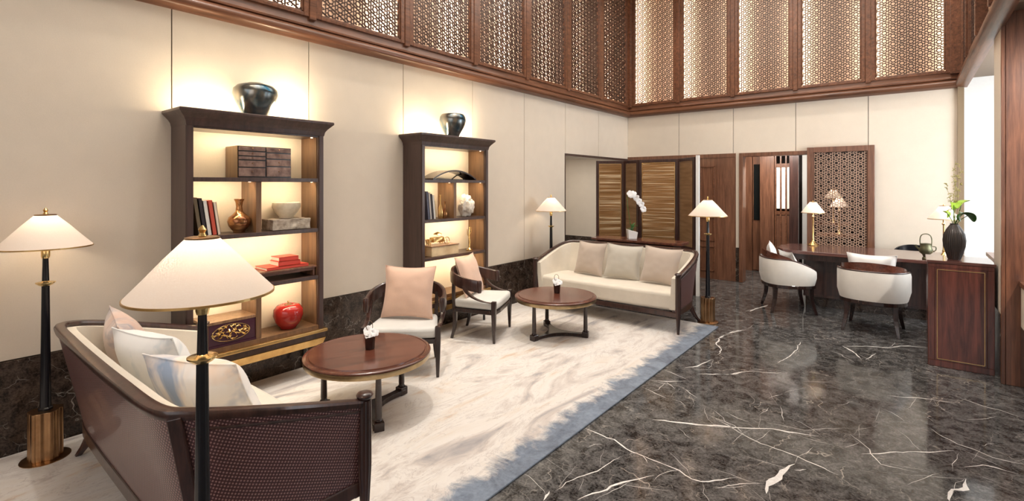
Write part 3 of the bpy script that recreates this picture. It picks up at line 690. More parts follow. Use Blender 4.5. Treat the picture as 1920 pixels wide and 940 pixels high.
def make_tablepot(label):
    t = thing('flower_pot', label, 'potted orchid'); rnd = random.Random(4)
    obj('pot', lathe([(.026, 0), (.030, .004), (.036, .09), (.037, .094), (.032, .094), (.028, .03), (.002, .03)], 28), plain('dark_chrome_cup', (.10, .075, .07), .12, .8), t, smooth=True)
    bm = B()
    for c, r_ in (((-.012, .0, .118), .034), ((.02, -.01, .108), .030), ((.0, -.022, .098), .028), ((.03, .015, .10), .026)): petal_flower(bm, c, r_, (rnd.uniform(-.4, .4), -.8, .5), rnd)
    obj('blossom', bm, m_petal, t, smooth=True)
    pts = [(0, 0, .07), (-.012, 0, .11), (-.026, 0, .145), (-.022, 0, .175), (-.004, .004, .185), (.014, .004, .17), (.018, 0, .14), (.01, 0, .12)]
    obj('twig', tube(B(), smooth_path(pts, 4), .0022, 6), m_stem, t, smooth=True)
    return t
fp = make_tablepot('small dark cup of white orchids on the near coffee table'); fp.location = (-2.785, 1.975, .414); fp.rotation_euler.z = R(35); fp['group'] = 'orchid cups on the coffee tables'
dup(fp, (-2.755, 4.17, .414), R(30), 'small dark cup of white orchids on the far coffee table')

# ------------------------------------------------------------------ armchairs
def make_armchair(label):
    t = thing('armchair', label, 'armchair')
    def trap(k, z0, z1): return prism(B(), [(-.285*k, -.265), (-.15*k, -.28), (.15*k, -.28), (.285*k, -.265), (.235*k, .17), (-.235*k, .17)], z0, z1)
    obj('seat_frame', trap(1.02, .262, .300), m_wood_leg, t, bevel=.006)
    obj('seat_cushion', trap(.985, .301, .385), m_grey_f, t, bevel=.028, seg=4, smooth=True)
    crest = smooth_path(mirror([(-.302, -.11, .575), (-.308, -.02, .59), (-.295, .08, .612), (-.235, .175, .64), (-.13, .225, .66), (0, .238, .665)]), 5)
    obj('crest_rail', sweep(B(), crest, [(-.015, -.10), (.012, -.10), (.016, -.03), (.016, 0), (.006, .008), (-.010, .006), (-.018, -.03)]), m_wood_dk, t, smooth=True)
    for s in (-1, 1):
        obj('arm_scroll', lathe([(.017, -.105), (.021, -.09), (.023, -.03), (.024, -.006), (.019, .008), (.006, .011)], 20, c=(s*.302, -.115, .575)), m_wood_dk, t, smooth=True)
        sup = smooth_path([(s*.306, .035, .53), (s*.305, .015, .48), (s*.30, -.05, .425), (s*.293, -.14, .390), (s*.288, -.225, .378), (s*.285, -.25, .372)], 4)
        obj('arm_support', legcurve(B(), sup, [.034]*len(sup)), m_wood_dk, t, bevel=.004, smooth=True)
        obj('leg', legcurve(B(), [(s*.285, -.252, .392), (s*.285, -.252, .27), (s*.285, -.252, .15), (s*.284, -.254, 0)], [.042, .042, .034, .022]), m_wood_leg, t, bevel=.003)
        obj('leg', legcurve(B(), smooth_path([(s*.215, .165, .30), (s*.212, .162, .2), (s*.213, .168, .1), (s*.218, .195, 0)], 3), [.04, .039, .038, .037, .036, .034, .031, .029, .027, .025]), m_wood_leg, t, bevel=.003)
        obj('back_post', legcurve(B(), [(s*.215, .165, .28), (s*.222, .175, .42), (s*.228, .170, .575)], [.034, .03, .028]), m_wood_leg, t, bevel=.003)
    return t
a1 = make_armchair('open armchair with large salmon cushion behind the near coffee table'); a1.location = (-3.22, 2.64, .0125); a1.rotation_euler.z = R(40.5); a1['group'] = 'horseshoe back armchairs'
a2 = dup(a1, (-3.372, 3.67, .0125), R(114), 'open armchair seen from the side in front of the farther bookcase', 'horseshoe back armchairs')
def onchair(cx, cy, rz, lx, ly): return (cx+lx*cos(rz)-ly*sin(rz), cy+lx*sin(rz)+ly*cos(rz))
x, y = onchair(-3.22, 2.64, R(40.5), 0, -.01)
pillow('throw_pillow', 'large square salmon cushion standing in the nearer armchair', m_pinkc, .44, .43, .15, (x, y, .404), R(32), R(-15), 8, 'salmon cushions in the armchairs')
x, y = onchair(-3.385, 3.67, R(114), 0, .02)
pillow('throw_pillow', 'pale salmon cushion leaning in the armchair by the farther bookcase', m_pinkc, .42, .40, .13, (x, y, .406), R(108), R(-18), 9, 'salmon cushions in the armchairs')

# ------------------------------------------------------------------ floor lamps
def shade_parts(t, z0, r0, z1, r1):
    s = obj('lamp_shade', lathe([(r0, z0), (r0*.985, z0+.006), (r0*.70+r1*.30, z0+(z1-z0)*.31), (r0*.36+r1*.64, z0+(z1-z0)*.66), (r1, z1)], 64, close=False), m_shade, t, smooth=True)
    bm = B(); ring = [(r0*cos(2*pi*k/64), r0*sin(2*pi*k/64), z0) for k in range(64)]
    sweep(bm, ring, [(-.0015, -.004), (.0015, -.004), (.0015, .003), (-.0015, .003)], True); obj('shade_trim', bm, m_brass, s)
    obj('shade_cap', lathe([(r1*1.02, z1-.003), (r1*1.04, z1+.003), (r1*.9, z1+.005)], 32), m_bronze_base, s)
def make_floor_lamp(label):
    t = thing('floor_lamp', label, 'floor lamp')
    obj('base', lathe([(.105, 0), (.108, .004), (.106, .014), (.09, .018)], 48), m_bronze_base, t, smooth=True)
    prof = []
    for k in range(72):
        a = 2*pi*k/72; r = .058+.014*abs(cos(2.5*a))**.6 + (.004 if (k//3) % 2 else 0); prof.append((r*cos(a), r*sin(a)))
    obj('base_column', prism(B(), prof, .018, .275), m_bronze_base, t, bevel=.002)
    st = obj('stem', lathe([(.030, .275), (.030, .285), (.0235, .29), (.019, .7), (.0165, .94), (.017, .955), (.015, .975), (.012, 1.10), (.0125, 1.105)], 28, flute=.10, nf=8), m_black, t, smooth=True)
    obj('collar_disc', lathe([(.012, .945), (.03, .955), (.042, .966), (.042, .970), (.02, .972), (.012, .98)], 36), m_gold, t, smooth=True)
    obj('socket', lathe([(.016, 1.10), (.019, 1.112), (.019, 1.15), (.012, 1.165), (.012, 1.25)], 24), m_gold, t, smooth=True)
    obj('bulb', lathe([(.008, 1.245), (.018, 1.258), (.024, 1.283), (.018, 1.303), (.004, 1.312)], 20), m_bulb, t, smooth=True)
    obj('finial', lathe([(.004, 1.305), (.004, 1.335), (.012, 1.342), (.007, 1.352), (.012, 1.362), (.003, 1.375)], 16), m_gold, t, smooth=True)
    shade_parts(t, 1.163, .20, 1.335, .046)
    l = light('lamp_light', 'POINT', (0, 0, 1.284), 7.5, WARM, .028); l.parent = t
    return t
fl = make_floor_lamp('foreground floor lamp with black stem and white cone shade beside the near sofa arm'); fl.location = (-1.705, .598, .0); fl['group'] = 'cone shade floor lamps'
dup(fl, (-3.675, .52, .0), R(20), 'floor lamp with ribbed bronze base against the wall at the far left', 'cone shade floor lamps')
dup(fl, (-1.703, 5.55, .0), R(40), 'floor lamp standing on the marble beside the right arm of the far sofa', 'cone shade floor lamps')
dup(fl, (-3.62, 5.34, .0), R(70), 'floor lamp half hidden behind the left end of the far sofa', 'cone shade floor lamps')
def make_desk_lamp(label):
    t = thing('table_lamp', label, 'table lamp')
    obj('base', lathe([(.062, 0), (.064, .006), (.055, .014), (.035, .03), (.018, .055), (.012, .075)], 36), m_gold, t, smooth=True)
    obj('stem', lathe([(.012, .07), (.014, .085), (.009, .10), (.0085, .36), (.016, .368), (.016, .378), (.009, .384), (.009, .485)], 24, flute=.1, nf=6), m_gold, t, smooth=True)
    obj('bulb', lathe([(.008, .478), (.016, .492), (.019, .510), (.004, .532)], 18), m_bulb, t, smooth=True)
    obj('finial', lathe([(.003, .53), (.003, .563), (.009, .57), (.003, .585)], 14), m_gold, t, smooth=True)
    shade_parts(t, .425, .135, .562, .038)
    l = light('lamp_light', 'POINT', (0, 0, .512), 3.0, WARM, .022); l.parent = t
    return t
dl = make_desk_lamp('brass table lamp at the left end of the desk in front of the lattice screen'); dl.location = (-.966, 7.50, .7125); dl['group'] = 'brass desk lamps'
dup(dl, (.30, 6.98, .7125), 0, 'brass table lamp half hidden behind the ribbed black vase', 'brass desk lamps')
# two lit lamps in the room behind the lattice
t = thing('side_table', 'dim side table in the room behind the lattice screen', 'side table', (-.85, 9.25, 0))
obj('tabletop', bx(-.28, .28, -.2, .2, .70, .73), m_wood_red, t)
for a in (-.25, .25):
    for b in (-.17, .17): obj('leg', taper(B(), (a, b, 0), (a, b, .70), .03, .04), m_wood_leg, t)
dup(dl, (-.835, 9.22, .731), 0, 'lit lamp glowing behind the lattice screen, larger of the two')
t = thing('side_table', 'narrow console deep in the room behind the lattice screen', 'side table', (-.98, 10.1, 0))
obj('tabletop', bx(-.25, .25, -.15, .15, .82, .85), m_wood_red, t)
for a in (-.22, .22):
    for b in (-.12, .12): obj('leg', taper(B(), (a, b, 0), (a, b, .82), .03, .04), m_wood_leg, t)
dup(dl, (-1.0, 10.1, .851), 0, 'lit lamp glowing behind the lattice screen, smaller and farther of the two')

# ------------------------------------------------------------------ bookcases
D = .272
def make_bookcase(label, y0, W, rows, divs):
    """shelf tops at rows; divs = {row index: divider offset}; local x = out of the wall, y = along the wall"""
    t = thing('bookcase', label, 'bookcase', (WX, y0, 0), 0, 'dark bookcases against the left wall'); st = .045; zt = 1.90
    for a, b in ((0, st), (W-st, W)):
        obj('side_panel', bx(.004, D, a, b, .30, zt), m_wood_case, t, bevel=.004)
        bm = B(); lo, hi = (b, b+.004) if a == 0 else (a-.004, a); box(bm, .02, D-.02, lo, hi, .40, zt); obj('inner_lining', bm, m_wood_case_in, t)
        bm = B(); box(bm, D, D+.008, a+.004, b-.004, .36, zt); obj('stile_moulding', bm, m_wood_case, t, bevel=.003)
    obj('back_panel', bx(.013, .022, st, W-st, .36, zt), m_wall, t)
    obj('header', bx(.02, D-.002, st, W-st, 1.872, zt), m_wood_case, t)
    # cornice: stepped and splayed
    bm = B(); lv = [(.0, 1.885), (.006, 1.915), (.018, 1.935), (.045, 1.965), (.055, 1.975), (.055, 1.990), (.05, 1.995)]
    loft(bm, [[(.003, -e, z), (D+.01+e, -e, z), (D+.01+e, W+e, z), (.003, W+e, z)] for e, z in lv]); obj('cornice', bm, m_wood_case, t, bevel=.002)
    for z in rows[:-1]: 
        s = obj('shelf', bx(.022, D-.012, st, W-st, z-.026, z), m_wood_case, t)
        obj('shelf_edge', bx(D-.012, D+.002, st, W-st, z-.028, z+.001), m_wood_case, s, bevel=.002)
    zb = rows[-1]; obj('bottom_shelf', bx(.004, D, .0, W, zb-.03, zb), m_wood_case_in, t)
    bm = B(); box(bm, .004, D+.03, -.02, W+.02, zb-.055, zb-.03); obj('base_moulding', bm, m_brass, t, bevel=.005)
    obj('base_plinth', bx(.004, D+.012, -.008, W+.008, zb-.10, zb-.055), m_wood_case, t, bevel=.003)
    bm = B(); loft(bm, [[(.004, e, z), (D+.018-e, e, z), (D+.018-e, W-e, z), (.004, W-e, z)] for e, z in ((.012, zb-.155), (-.006, zb-.10))]); obj('apron', bm, m_brass, t)
    for a in (.03, W-.03):
        for b in (.03, D-.03): obj('leg', bx(b-.009, b+.009, a-.009, a+.009, .0125, zb-.155), m_black, t)
    tops = [1.872]+[z-.026 for z in rows[:-1]]
    for i, z in enumerate(rows):
        cells = [(st, W-st)]
        if i in divs:
            d = divs[i]; obj('divider', bx(.022, D-.010, d-.018, d+.018, z, tops[i]), m_wood_case_in, t); cells = [(st, d-.018), (d+.018, W-st)]
        for a, b in cells:
            obj('led_puck', lathe([(.008, -.004), (.008, 0)], 12, c=(D-.045, b-.03, tops[i])), m_led, t)
            l = light('shelf_light', 'AREA', (D-.05, (a+b)/2, tops[i]-.008), 2.6*(b-a), (1, .80, .52), .03, (b-a)*.85); l.parent = t
            l.rotation_euler = Vector((-.75, 0, -1)).to_track_quat('-Z', 'Y').to_euler(); l.rotation_euler = (0, R(38), 0)
    l = light('cornice_uplight', 'AREA', (.155, W/2, 2.01), 5.5, (1, .80, .52), .05, W*.95); l.parent = t; l.rotation_euler = (0, R(180-35), 0)
    l = light('cornice_uplight', 'AREA', (.12, W-.12, 2.01), 3.5, (1, .80, .52), .04, .1); l.parent = t; l.rotation_euler = (R(-35), R(180), 0)
    return t
ROWS = [1.55, 1.16, .79, .40]
make_bookcase('nearer dark bookcase with lit shelves holding a miniature chest and a red jar', 1.172, .958, ROWS, {1: .462, 3: .462})
make_bookcase('farther dark bookcase with lit shelves holding an arched ornament and white coral rock', 3.138, .958, ROWS, {1: .462})

# things on the shelves (local x of the shelf centre is about WX+.17)
SX = WX+.143
def round_jar(name, label, cat, loc, prof, mat, seg=48, group=None, **k):
    o = obj(name, lathe(prof, seg, **k), mat, smooth=True); o.location = loc; return tag(o, label, cat, group)
vas_m = mat_noise('iridescent_blue_glaze', (.015, .09, .15), (.42, .36, .28), 5.5, .24, .9, dist=1.2)
round_jar('urn', 'wide shouldered metallic blue urn on top of the nearer bookcase', 'vase', (WX+.165, 1.655, 1.9955),
    [(.075, 0), (.078, .008), (.102, .05), (.134, .115), (.150, .165), (.145, .20), (.120, .225), (.08, .238), (.056, .240), (.055, .246), (.047, .246), (.045, .235), (.04, .10), (.01, .03)], vas_m, 56)
round_jar('urn', 'open mouthed metallic blue bowl vase on top of the farther bookcase', 'vase', (WX+.165, 3.66, 1.9955),
    [(.065, 0), (.068, .01), (.098, .06), (.128, .13), (.138, .18), (.132, .215), (.118, .238), (.110, .243), (.097, .241), (.105, .20), (.09, .1), (.03, .03)], vas_m, 56)
# miniature chest of drawers
t = thing('miniature_chest', 'small antique brown chest of drawers on the top shelf of the nearer bookcase', 'chest of drawers', (WX+.035, 1.50, 1.5515))
m_chest = mat_noise('worn_brown_lacquer', (.10, .045, .032), (.42, .27, .21), 14, .35, .1)
obj('body', bx(0, .20, 0, .385, 0, .225), wood('chest_side_wood', (.12, .06, .02), (.24, .13, .05), .4), t, bevel=.003); obj('front_carcass', bx(.198, .2015, .002, .383, .002, .223), m_black, t)
for (a, b, c, d) in [(.006, .19, .008, .07), (.006, .19, .076, .122), (.006, .19, .128, .150), (.006, .19, .156, .185), (.006, .19, .191, .219), (.198, .379, .008, .08), (.198, .379, .086, .135), (.198, .379, .141, .180), (.198, .379, .186, .219)]:
    dw = obj('drawer', bx(.2005, .209, a+.001, b-.001, c+.001, d-.001), m_chest, t, bevel=.002)
    obj('knob', lathe([(.004, 0), (.006, .004), (.002, .007)], 10, c=(.212, (a+b)/2, (c+d)/2)), m_bronze_base, dw)
def book(label, cat_group, loc, dims, cover, lean=0, rz=0, flat=False):
    """standing book: thickness along y, spine faces +x; flat: lies with spine toward +x"""
    d, th, h = dims; t = thing('book', label, 'book', loc, rz, cat_group); pg = plain('page_edge_paper', (.80, .74, .64), .8) if not hasattr(book, 'pg') else book.pg; book.pg = pg
    b = B()
    if flat:
        box(b, 0, d, 0, h, 0, .003); box(b, 0, d, 0, h, th-.003, th); box(b, d-.003, d, 0, h, 0, th)
        obj('cover', b, cover, t); obj('pages', bx(.004, d-.004, .004, h-.004, .003, th-.003), pg, t)
    else:
        box(b, 0, d, 0, .003, 0, h); box(b, 0, d, th-.003, th, 0, h); box(b, d-.003, d, 0, th, 0, h)
        obj('cover', b, cover, t); obj('pages', bx(.004, d-.004, .003, th-.003, .003, h-.004), pg, t)
        t.rotation_euler = (lean, 0, rz)
    return t
GB = 'books leaning on the second shelf of the nearer bookcase'
cv = {k: plain('book_cover_'+k, c, .5) for k, c in dict(olive=(.16, .12, .07), black=(.03, .02, .025), white=(.80, .76, .70), red=(.62, .09, .05), cream=(.80, .66, .52), slate=(.10, .11, .16), grey=(.55, .50, .46)).items()}
yb = 1.225
for lab, th, h, c in (('olive brown spine, tallest at the left end', .026, .255, 'olive'), ('black spine second from the left', .024, .25, 'black'), ('white spine between black and red ones', .026, .235, 'white'), ('red spine', .028, .235, 'red'), ('cream spine at the right end of the row', .020, .225, 'cream')):
    le = R(8); book('leaning book with '+lab+', nearer bookcase', GB, (WX+.06, yb+h*.14*.98, 1.1612), (.17, th, h), cv[c], R(8)); yb += th/cos(R(8))+.004
m_bronzev = mat_noise('mottled_copper_glaze', (.16, .04, .02), (.55, .30, .12), 16, .18, .75)
round_jar('bottle_vase', 'copper bronze vase with slender flared neck beside the leaning books', 'vase', (WX+.155, 1.545, 1.1612), [(.038, 0), (.04, .012), (.046, .018), (.07, .05), (.076, .08), (.068, .108), (.044, .128), (.024, .150), (.020, .185), (.024, .215), (.034, .238), (.031, .239), (.02, .21), (.004, .19)], m_bronzev)
m_rock = mat_noise('carved_grey_stone', (.20, .15, .11), (.60, .52, .42), 22, .7, 0, bmp=.8)
def rock_bm(bm, amp=.012, sc=14, cuts=4):
    bmesh.ops.subdivide_edges(bm, edges=bm.edges, cuts=cuts, use_grid_fill=True)
    for v in bm.verts: v.co += v.co.normalized()*amp*noise.noise(v.co*sc)
    return bm
o = obj('stone_block', rock_bm(bx(-.09, .09, -.145, .145, 0, .078), .010, 26, 6), m_rock, bevel=.002); o.location = (SX+.02, 1.885, 1.1645); tag(o, 'rough carved grey stone block under the pale bowl', 'stone')
round_jar('bowl', 'pale cream bowl resting on the carved stone block', 'bowl', (SX+.01, 1.89, 1.246), [(.05, 0), (.052, .012), (.085, .05), (.102, .085), (.10, .118), (.088, .122), (.084, .118), (.088, .085), (.06, .03), (.002, .02)], mat_noise('cream_crackle_glaze', (.50, .42, .28), (.80, .72, .56), 10, .4))
# low stand, red album and two books
t = thing('display_stand', 'low scroll ended wooden stand carrying red books, nearer bookcase third shelf', 'stand', (SX, 1.86, .7915))
obj('top', bx(-.11, .11, -.23, .23, .062, .078), m_wood_red, t, bevel=.004)
for s in (-1, 1): obj('leg', bx(-.10, .10, s*.205-.008, s*.205+.008, 0, .062), m_wood_red, t, bevel=.003)
obj('apron', bx(.09, .10, -.197, .197, .042, .062), m_wood_redx, t)
m_redbook = plain('bright_red_cloth', (.66, .07, .045), .5)
book('flat red album lying on the wooden stand, under two smaller books', 'red books on the wooden stand', (SX-.09, 1.70, .870), (.19, .022, .32), m_redbook, flat=True)
book('lower small red book stacked on the red album', 'red books on the wooden stand', (SX-.05, 1.79, .8925), (.14, .034, .17), m_redbook, flat=True)
book('upper small red book, topmost of the stack on the wooden stand', 'red books on the wooden stand', (SX-.05, 1.80, .927), (.13, .030, .15), m_redbook, flat=True)
# purple brown box with gilt oval relief
t = thing('lacquer_box', 'purple brown lacquer box with gilded oval carving on the bottom shelf', 'box', (WX+.031, 1.285, .4015))
m_plum = plain('plum_lacquer', (.06, .014, .03), .25)
obj('body', bx(0, .22, 0, .335, .012, .155), m_plum, t, bevel=.003); obj('foot', bx(-.006, .228, -.006, .341, 0, .012), m_plum, t)
obj('lid', bx(-.003, .223, -.003, .338, .155, .175), wood('box_lid_wood', (.16, .08, .04), (.34, .20, .11), .4), t, bevel=.003)
bm = B(); rnd = random.Random(2)
for k in range(70):
    a = rnd.uniform(0, 2*pi); q = rnd.random()**.5; cy, cz = .168+.115*q*cos(a), .085+.050*q*sin(a); an = rnd.uniform(0, pi); L = .014
    tube(bm, [(.2205, cy-L*cos(an), cz-L*.7*sin(an)), (.227, cy, cz+.003), (.2205, cy+L*cos(an), cz+L*.7*sin(an))], [.003, .0045, .003], 5)
ring = [(.222, .168+.122*cos(2*pi*k/40), .085+.056*sin(2*pi*k/40)) for k in range(41)]; tube(bm, ring, .003, 5)
obj('gilt_relief', bm, m_gold, t, smooth=True)
t = round_jar('apple_jar', 'round glossy red jar with tiny stem lid on the bottom shelf', 'jar', (SX+.02, 1.90, .4015), [(.055, 0), (.058, .006), (.062, .012), (.092, .05), (.108, .10), (.104, .145), (.08, .175), (.045, .182), (.03, .176)], mat_noise('oxblood_glaze', (.26, .010, .010), (.42, .03, .022), 5, .12))
obj('stem_lid', lathe([(.03, .174), (.028, .181), (.008, .184), (.005, .195), (.009, .202), (.003, .208)], 20), m_bronze_base, t, smooth=True)
# farther bookcase
bm = B(); m_dk = m_wood_leg
def arc(bm, w, h, x0, x1, th, z0, n=18):
    secs = []
    for k in range(n+1):
        u = -1+2*k/n; z = z0+h*(1-u*u); secs.append([(x0, u*w/2, z), (x1, u*w/2, z), (x1, u*w/2, z+th), (x0, u*w/2, z+th)])
    loft(bm, secs)
arc(bm, .62, .088, -.09, .09, .014, .0)
o = obj('arched_ornament', bm, m_dk); o.location = (SX+.02, 3.62, 1.5512); o['label'] = 'dark arched wooden ornament on the top shelf of the farther bookcase'; o['category'] = 'ornament'
bm = B(); box(bm, -.008, .008, -.30, .30, 0, .010); tube(bm, [(0, .03, .01), (.0, .10, .05), (0, .17, .062)], .006, 6); obj('crosspiece', bm, m_dk, o)
yb = 3.235
for lab, th, h, c in (('dark slate spine at the left end', .028, .275, 'slate'), ('grey spine, second from the left', .024, .265, 'grey'), ('black spine, third from the left', .022, .25, 'black'), ('white spine at the right end', .024, .24, 'white')):
    book('leaning book with '+lab+', farther bookcase', 'books leaning on the second shelf of the farther bookcase', (WX+.06, yb+h*.1, 1.1612), (.17, th, h), cv[c], R(6)); yb += th/cos(R(6))+.002
for y, h, lab in ((3.455, .24, 'taller slim gold bottle beside the leaning books, farther bookcase'), (3.515, .17, 'shorter round bottle beside the slim gold bottle, farther bookcase')):
    round_jar('small_bottle', lab, 'bottle', (WX+.20, y, 1.1612), [(.020, 0), (.026, .02), (.028, h*.3), (.016, h*.5), (.008, h*.62), (.008, h*.95), (.012, h)], m_bronzev if h < .2 else m_brass, 24)
bm = bmesh.new(); bmesh.ops.create_icosphere(bm, subdivisions=4, radius=1)
for v in bm.verts:
    n_ = noise.noise(v.co*2.6)*.28+noise.noise(v.co*6.5)*.14; v.co = v.co*(1+n_); v.co.x *= .075; v.co.y *= .092; v.co.z = max(v.co.z*.118, -.112)+.112
o = obj('coral_rock', bm, mat_noise('white_coral', (.62, .54, .44), (.85, .80, .72), 30, .8, bmp=.8), smooth=True); o.location = (SX+.03, 3.85, 1.1612); tag(o, 'white pitted coral rock on the right half of the second shelf, farther bookcase', 'rock')
t = thing('display_box', 'pale gilded box plinth under the little cart, farther bookcase', 'box', (SX+.02, 3.48, .7912)); m_pale = mat_noise('pale_gilt_wood', (.55, .38, .2), (.85, .68, .42), 8, .5)
obj('body', bx(-.085, .085, -.185, .185, 0, .095), m_pale, t, bevel=.003)
obj('rim', bx(-.09, .09, -.19, .19, .095, .102), m_wood_red, t)
t = thing('toy_cart', 'small wheeled gilt cart figurine on the pale box, farther bookcase', 'figurine', (SX+.02, 3.47, .8935))
obj('body', rock_bm(bx(-.03, .03, -.10, .05, .03, .075), .012, 30, 3), m_brass, t)
bm = B(); tube(bm, [(0, -.15, .02), (0, -.14, .05), (0, -.10, .055)], [.02, .022, .015], 8); tube(bm, [(0, -.16, .03), (0, -.175, .065)], [.012, .008], 7)
for yy in (-.155, -.125): 
    for xx in (-.012, .012): tube(bm, [(xx, yy, 0), (xx, yy, .03)], .005, 6)
obj('horse', bm, m_brass, t, smooth=True)
for s in (-1, 1):
    bm = B(); c = Vector((s*.04, .07, .040)); pts = [c+Vector((0, .036*cos(2*pi*k/20), .036*sin(2*pi*k/20))) for k in range(21)]; tube(bm, pts, .004, 6)
    for k in range(3): a = pi*k/3; tube(bm, [c+Vector((0, .036*cos(a), .036*sin(a))), c-Vector((0, .036*cos(a), .036*sin(a)))], .002, 5)
    obj('wheel', bm, m_brass, t, smooth=True)
obj('canopy', lathe([(.045, .105), (.03, .12), (.003, .13)], 16, c=(0, -.02, 0)), m_brass, t, smooth=True)
t = thing('figurine_stand', 'slender branching gold figurine on a round foot, farther bookcase third shelf', 'figurine', (SX+.04, 3.895, .7912))
obj('foot', lathe([(.035, 0), (.036, .01), (.02, .02), (.012, .03)], 24), m_gold, t, smooth=True)
bm = B(); tube(bm, [(0, 0, .025), (.0, .008, .09), (0, -.006, .15), (0, .0, .19)], [.010, .007, .008, .006]); tube(bm, [(0, 0, .14), (0, -.03, .18), (0, -.035, .235)], [.006, .005, .003]); tube(bm, [(0, 0, .17), (0, .028, .205), (0, .03, .25)], [.006, .005, .003]); tube(bm, [(0, 0, .19), (0, .004, .255)], [.007, .003])
obj('branching_body', bm, m_gold, t, smooth=True)

# ------------------------------------------------------------------ console, orchid, folding screen
t = thing('console_table', 'long wooden console table behind the far sofa', 'console table', (-2.66, 5.87, 0))
pts = [(-.60, -.12), (-.50, -.17), (.50, -.17), (.60, -.12), (.60, .12), (.50, .17), (-.50, .17), (-.60, .12)]
obj('tabletop', prism(B(), pts, .785, .815), m_top, t, bevel=.005)
obj('apron', bx(-.50, .50, -.13, .13, .69, .785), m_wood_dk, t)
for a in (-.47, .47):
    for b in (-.11, .11): obj('leg', taper(B(), (a, b, 0), (a, b, .70), .03, .045), m_wood_leg, t)
t = thing('potted_orchid', 'white orchid arching from a white pot on the console behind the far sofa', 'potted plant', (-2.74, 5.87, .8165), R(38)); rnd = random.Random(9)
bm = B(); loft(bm, [[(-.05, -.05, 0), (.05, -.05, 0), (.05, .05, 0), (-.05, .05, 0)], [(-.062, -.06, .12), (.062, -.06, .085), (.062, .06, .085), (-.062, .06, .12)]]); obj('pot', bm, m_white, t, bevel=.003)
def leaf(bm, pts, ws, th=.002):
    P = smooth_path(pts, 4); n = len(P); secs = []
    for i, p in enumerate(P):
        u = i/(n-1)*(len(ws)-1); k = min(int(u), len(ws)-2); w = ws[k]+(ws[k+1]-ws[k])*(u-k); d = (P[min(i+1, n-1)]-P[max(i-1, 0)]).normalized(); s = d.cross(Vector((0, 0, 1)))
        if s.length < .1: s = Vector((1, 0, 0))
        s.normalize(); u_ = s.cross(d); secs.append([p-s*w+u_*w*.3, p-u_*th, p+s*w+u_*w*.3, p+u_*th])
    return loft(bm, secs)
for pts, ws in (([(0, 0, .09), (.02, -.02, .15), (.07, -.03, .17)], [.008, .028, .004]), ([(0, 0, .09), (-.015, .0, .16), (-.03, .0, .205)], [.008, .03, .004]), ([(0, 0, .09), (.02, .02, .17), (.05, .03, .2)], [.008, .024, .004]), ([(0, 0, .09), (-.03, -.03, .13), (-.06, -.05, .13)], [.008, .02, .004])):
    obj('leaf', leaf(B(), pts, ws), m_leaf, t, smooth=True)
st = smooth_path([(0, 0, .09), (-.03, 0, .25), (-.055, 0, .42), (-.06, 0, .52), (-.04, 0, .565), (.0, 0, .565), (.06, 0, .51), (.115, 0, .43), (.14, 0, .36)], 4)
obj('stem', tube(B(), st, .003, 6), m_leaf, t, smooth=True)
bm = B()
for k in range(9):
    p = st[18+k*(len(st)-19)//8]; petal_flower(bm, p+Vector((rnd.uniform(-.008, .008), -.01, rnd.uniform(-.012, .012))), .046-.001*k, (rnd.uniform(-.3, .3), -1, rnd.uniform(-.2, .3)), rnd)
obj('blossoms', bm, m_petal, t, smooth=True)
# folding screen: four leaves hinged in a zigzag
hg = [(-3.84, 6.92), (-3.49, 7.19), (-3.17, 7.04), (-2.60, 7.12), (-2.25, 6.78)]
t = thing('folding_screen', 'four leaf zigzag folding screen with woven bamboo panels behind the far sofa', 'folding screen', (-2.9, 7.0, 0))
for i, (p, q) in enumerate(zip(hg, hg[1:])):
    p, q = Vector((*p, 0))-Vector((-2.9, 7.0, 0)), Vector((*q, 0))-Vector((-2.9, 7.0, 0)); d = (q-p).normalized(); nn = Vector((d.y, -d.x, 0)); Lw = (q-p).length
    H = 1.88; fw = .045
    bm = B()
    for a in (fw/2+.004, Lw-fw/2-.004): obox(bm, p+d*a, p+d*a+Vector((0, 0, H)), fw, .03, nn)
    for z in (.05+fw/2, .62, H-fw/2): obox(bm, p+d*fw+Vector((0, 0, z)), q-d*fw+Vector((0, 0, z)), .028, fw)
    f = obj('leaf_frame', bm, m_wood_dk, t, bevel=.003)
    bm = B(); obox(bm, p+d*(fw+.002)+Vector((0, 0, (.64+H-fw)/2)), q-d*(fw+.002)+Vector((0, 0, (.64+H-fw)/2)), .010, H-fw-.645); obj('woven_panel', bm, m_blind if i in (0, 2) else m_gauze, f)
    bm = B(); obox(bm, p+d*(fw+.002)+Vector((0, 0, .34)), q-d*(fw+.002)+Vector((0, 0, .34)), .010, .50); obj('lower_panel', bm, m_wood_dk, f)
    if i in (0, 2):
        bm = B(); bb = nn*.012
        for z in (.652, H-fw-.008): obox(bm, p+d*fw+bb+Vector((0, 0, z)), q-d*fw+bb+Vector((0, 0, z)), .012, .008)
        for a in (fw+.004, Lw-fw-.004): obox(bm, p+d*a+bb+Vector((0, 0, .652)), p+d*a+bb+Vector((0, 0, H-fw-.008)), .008, .008, nn)
        obj('gilt_bead', bm, m_brass, f)
# pale door edge standing open behind the screen
tag(obj('slim_post', bx(-2.232, -2.192, 6.76, 6.80, .0, 1.90), m_paint), 'slim cream post at the right end of the folding screen', 'post')

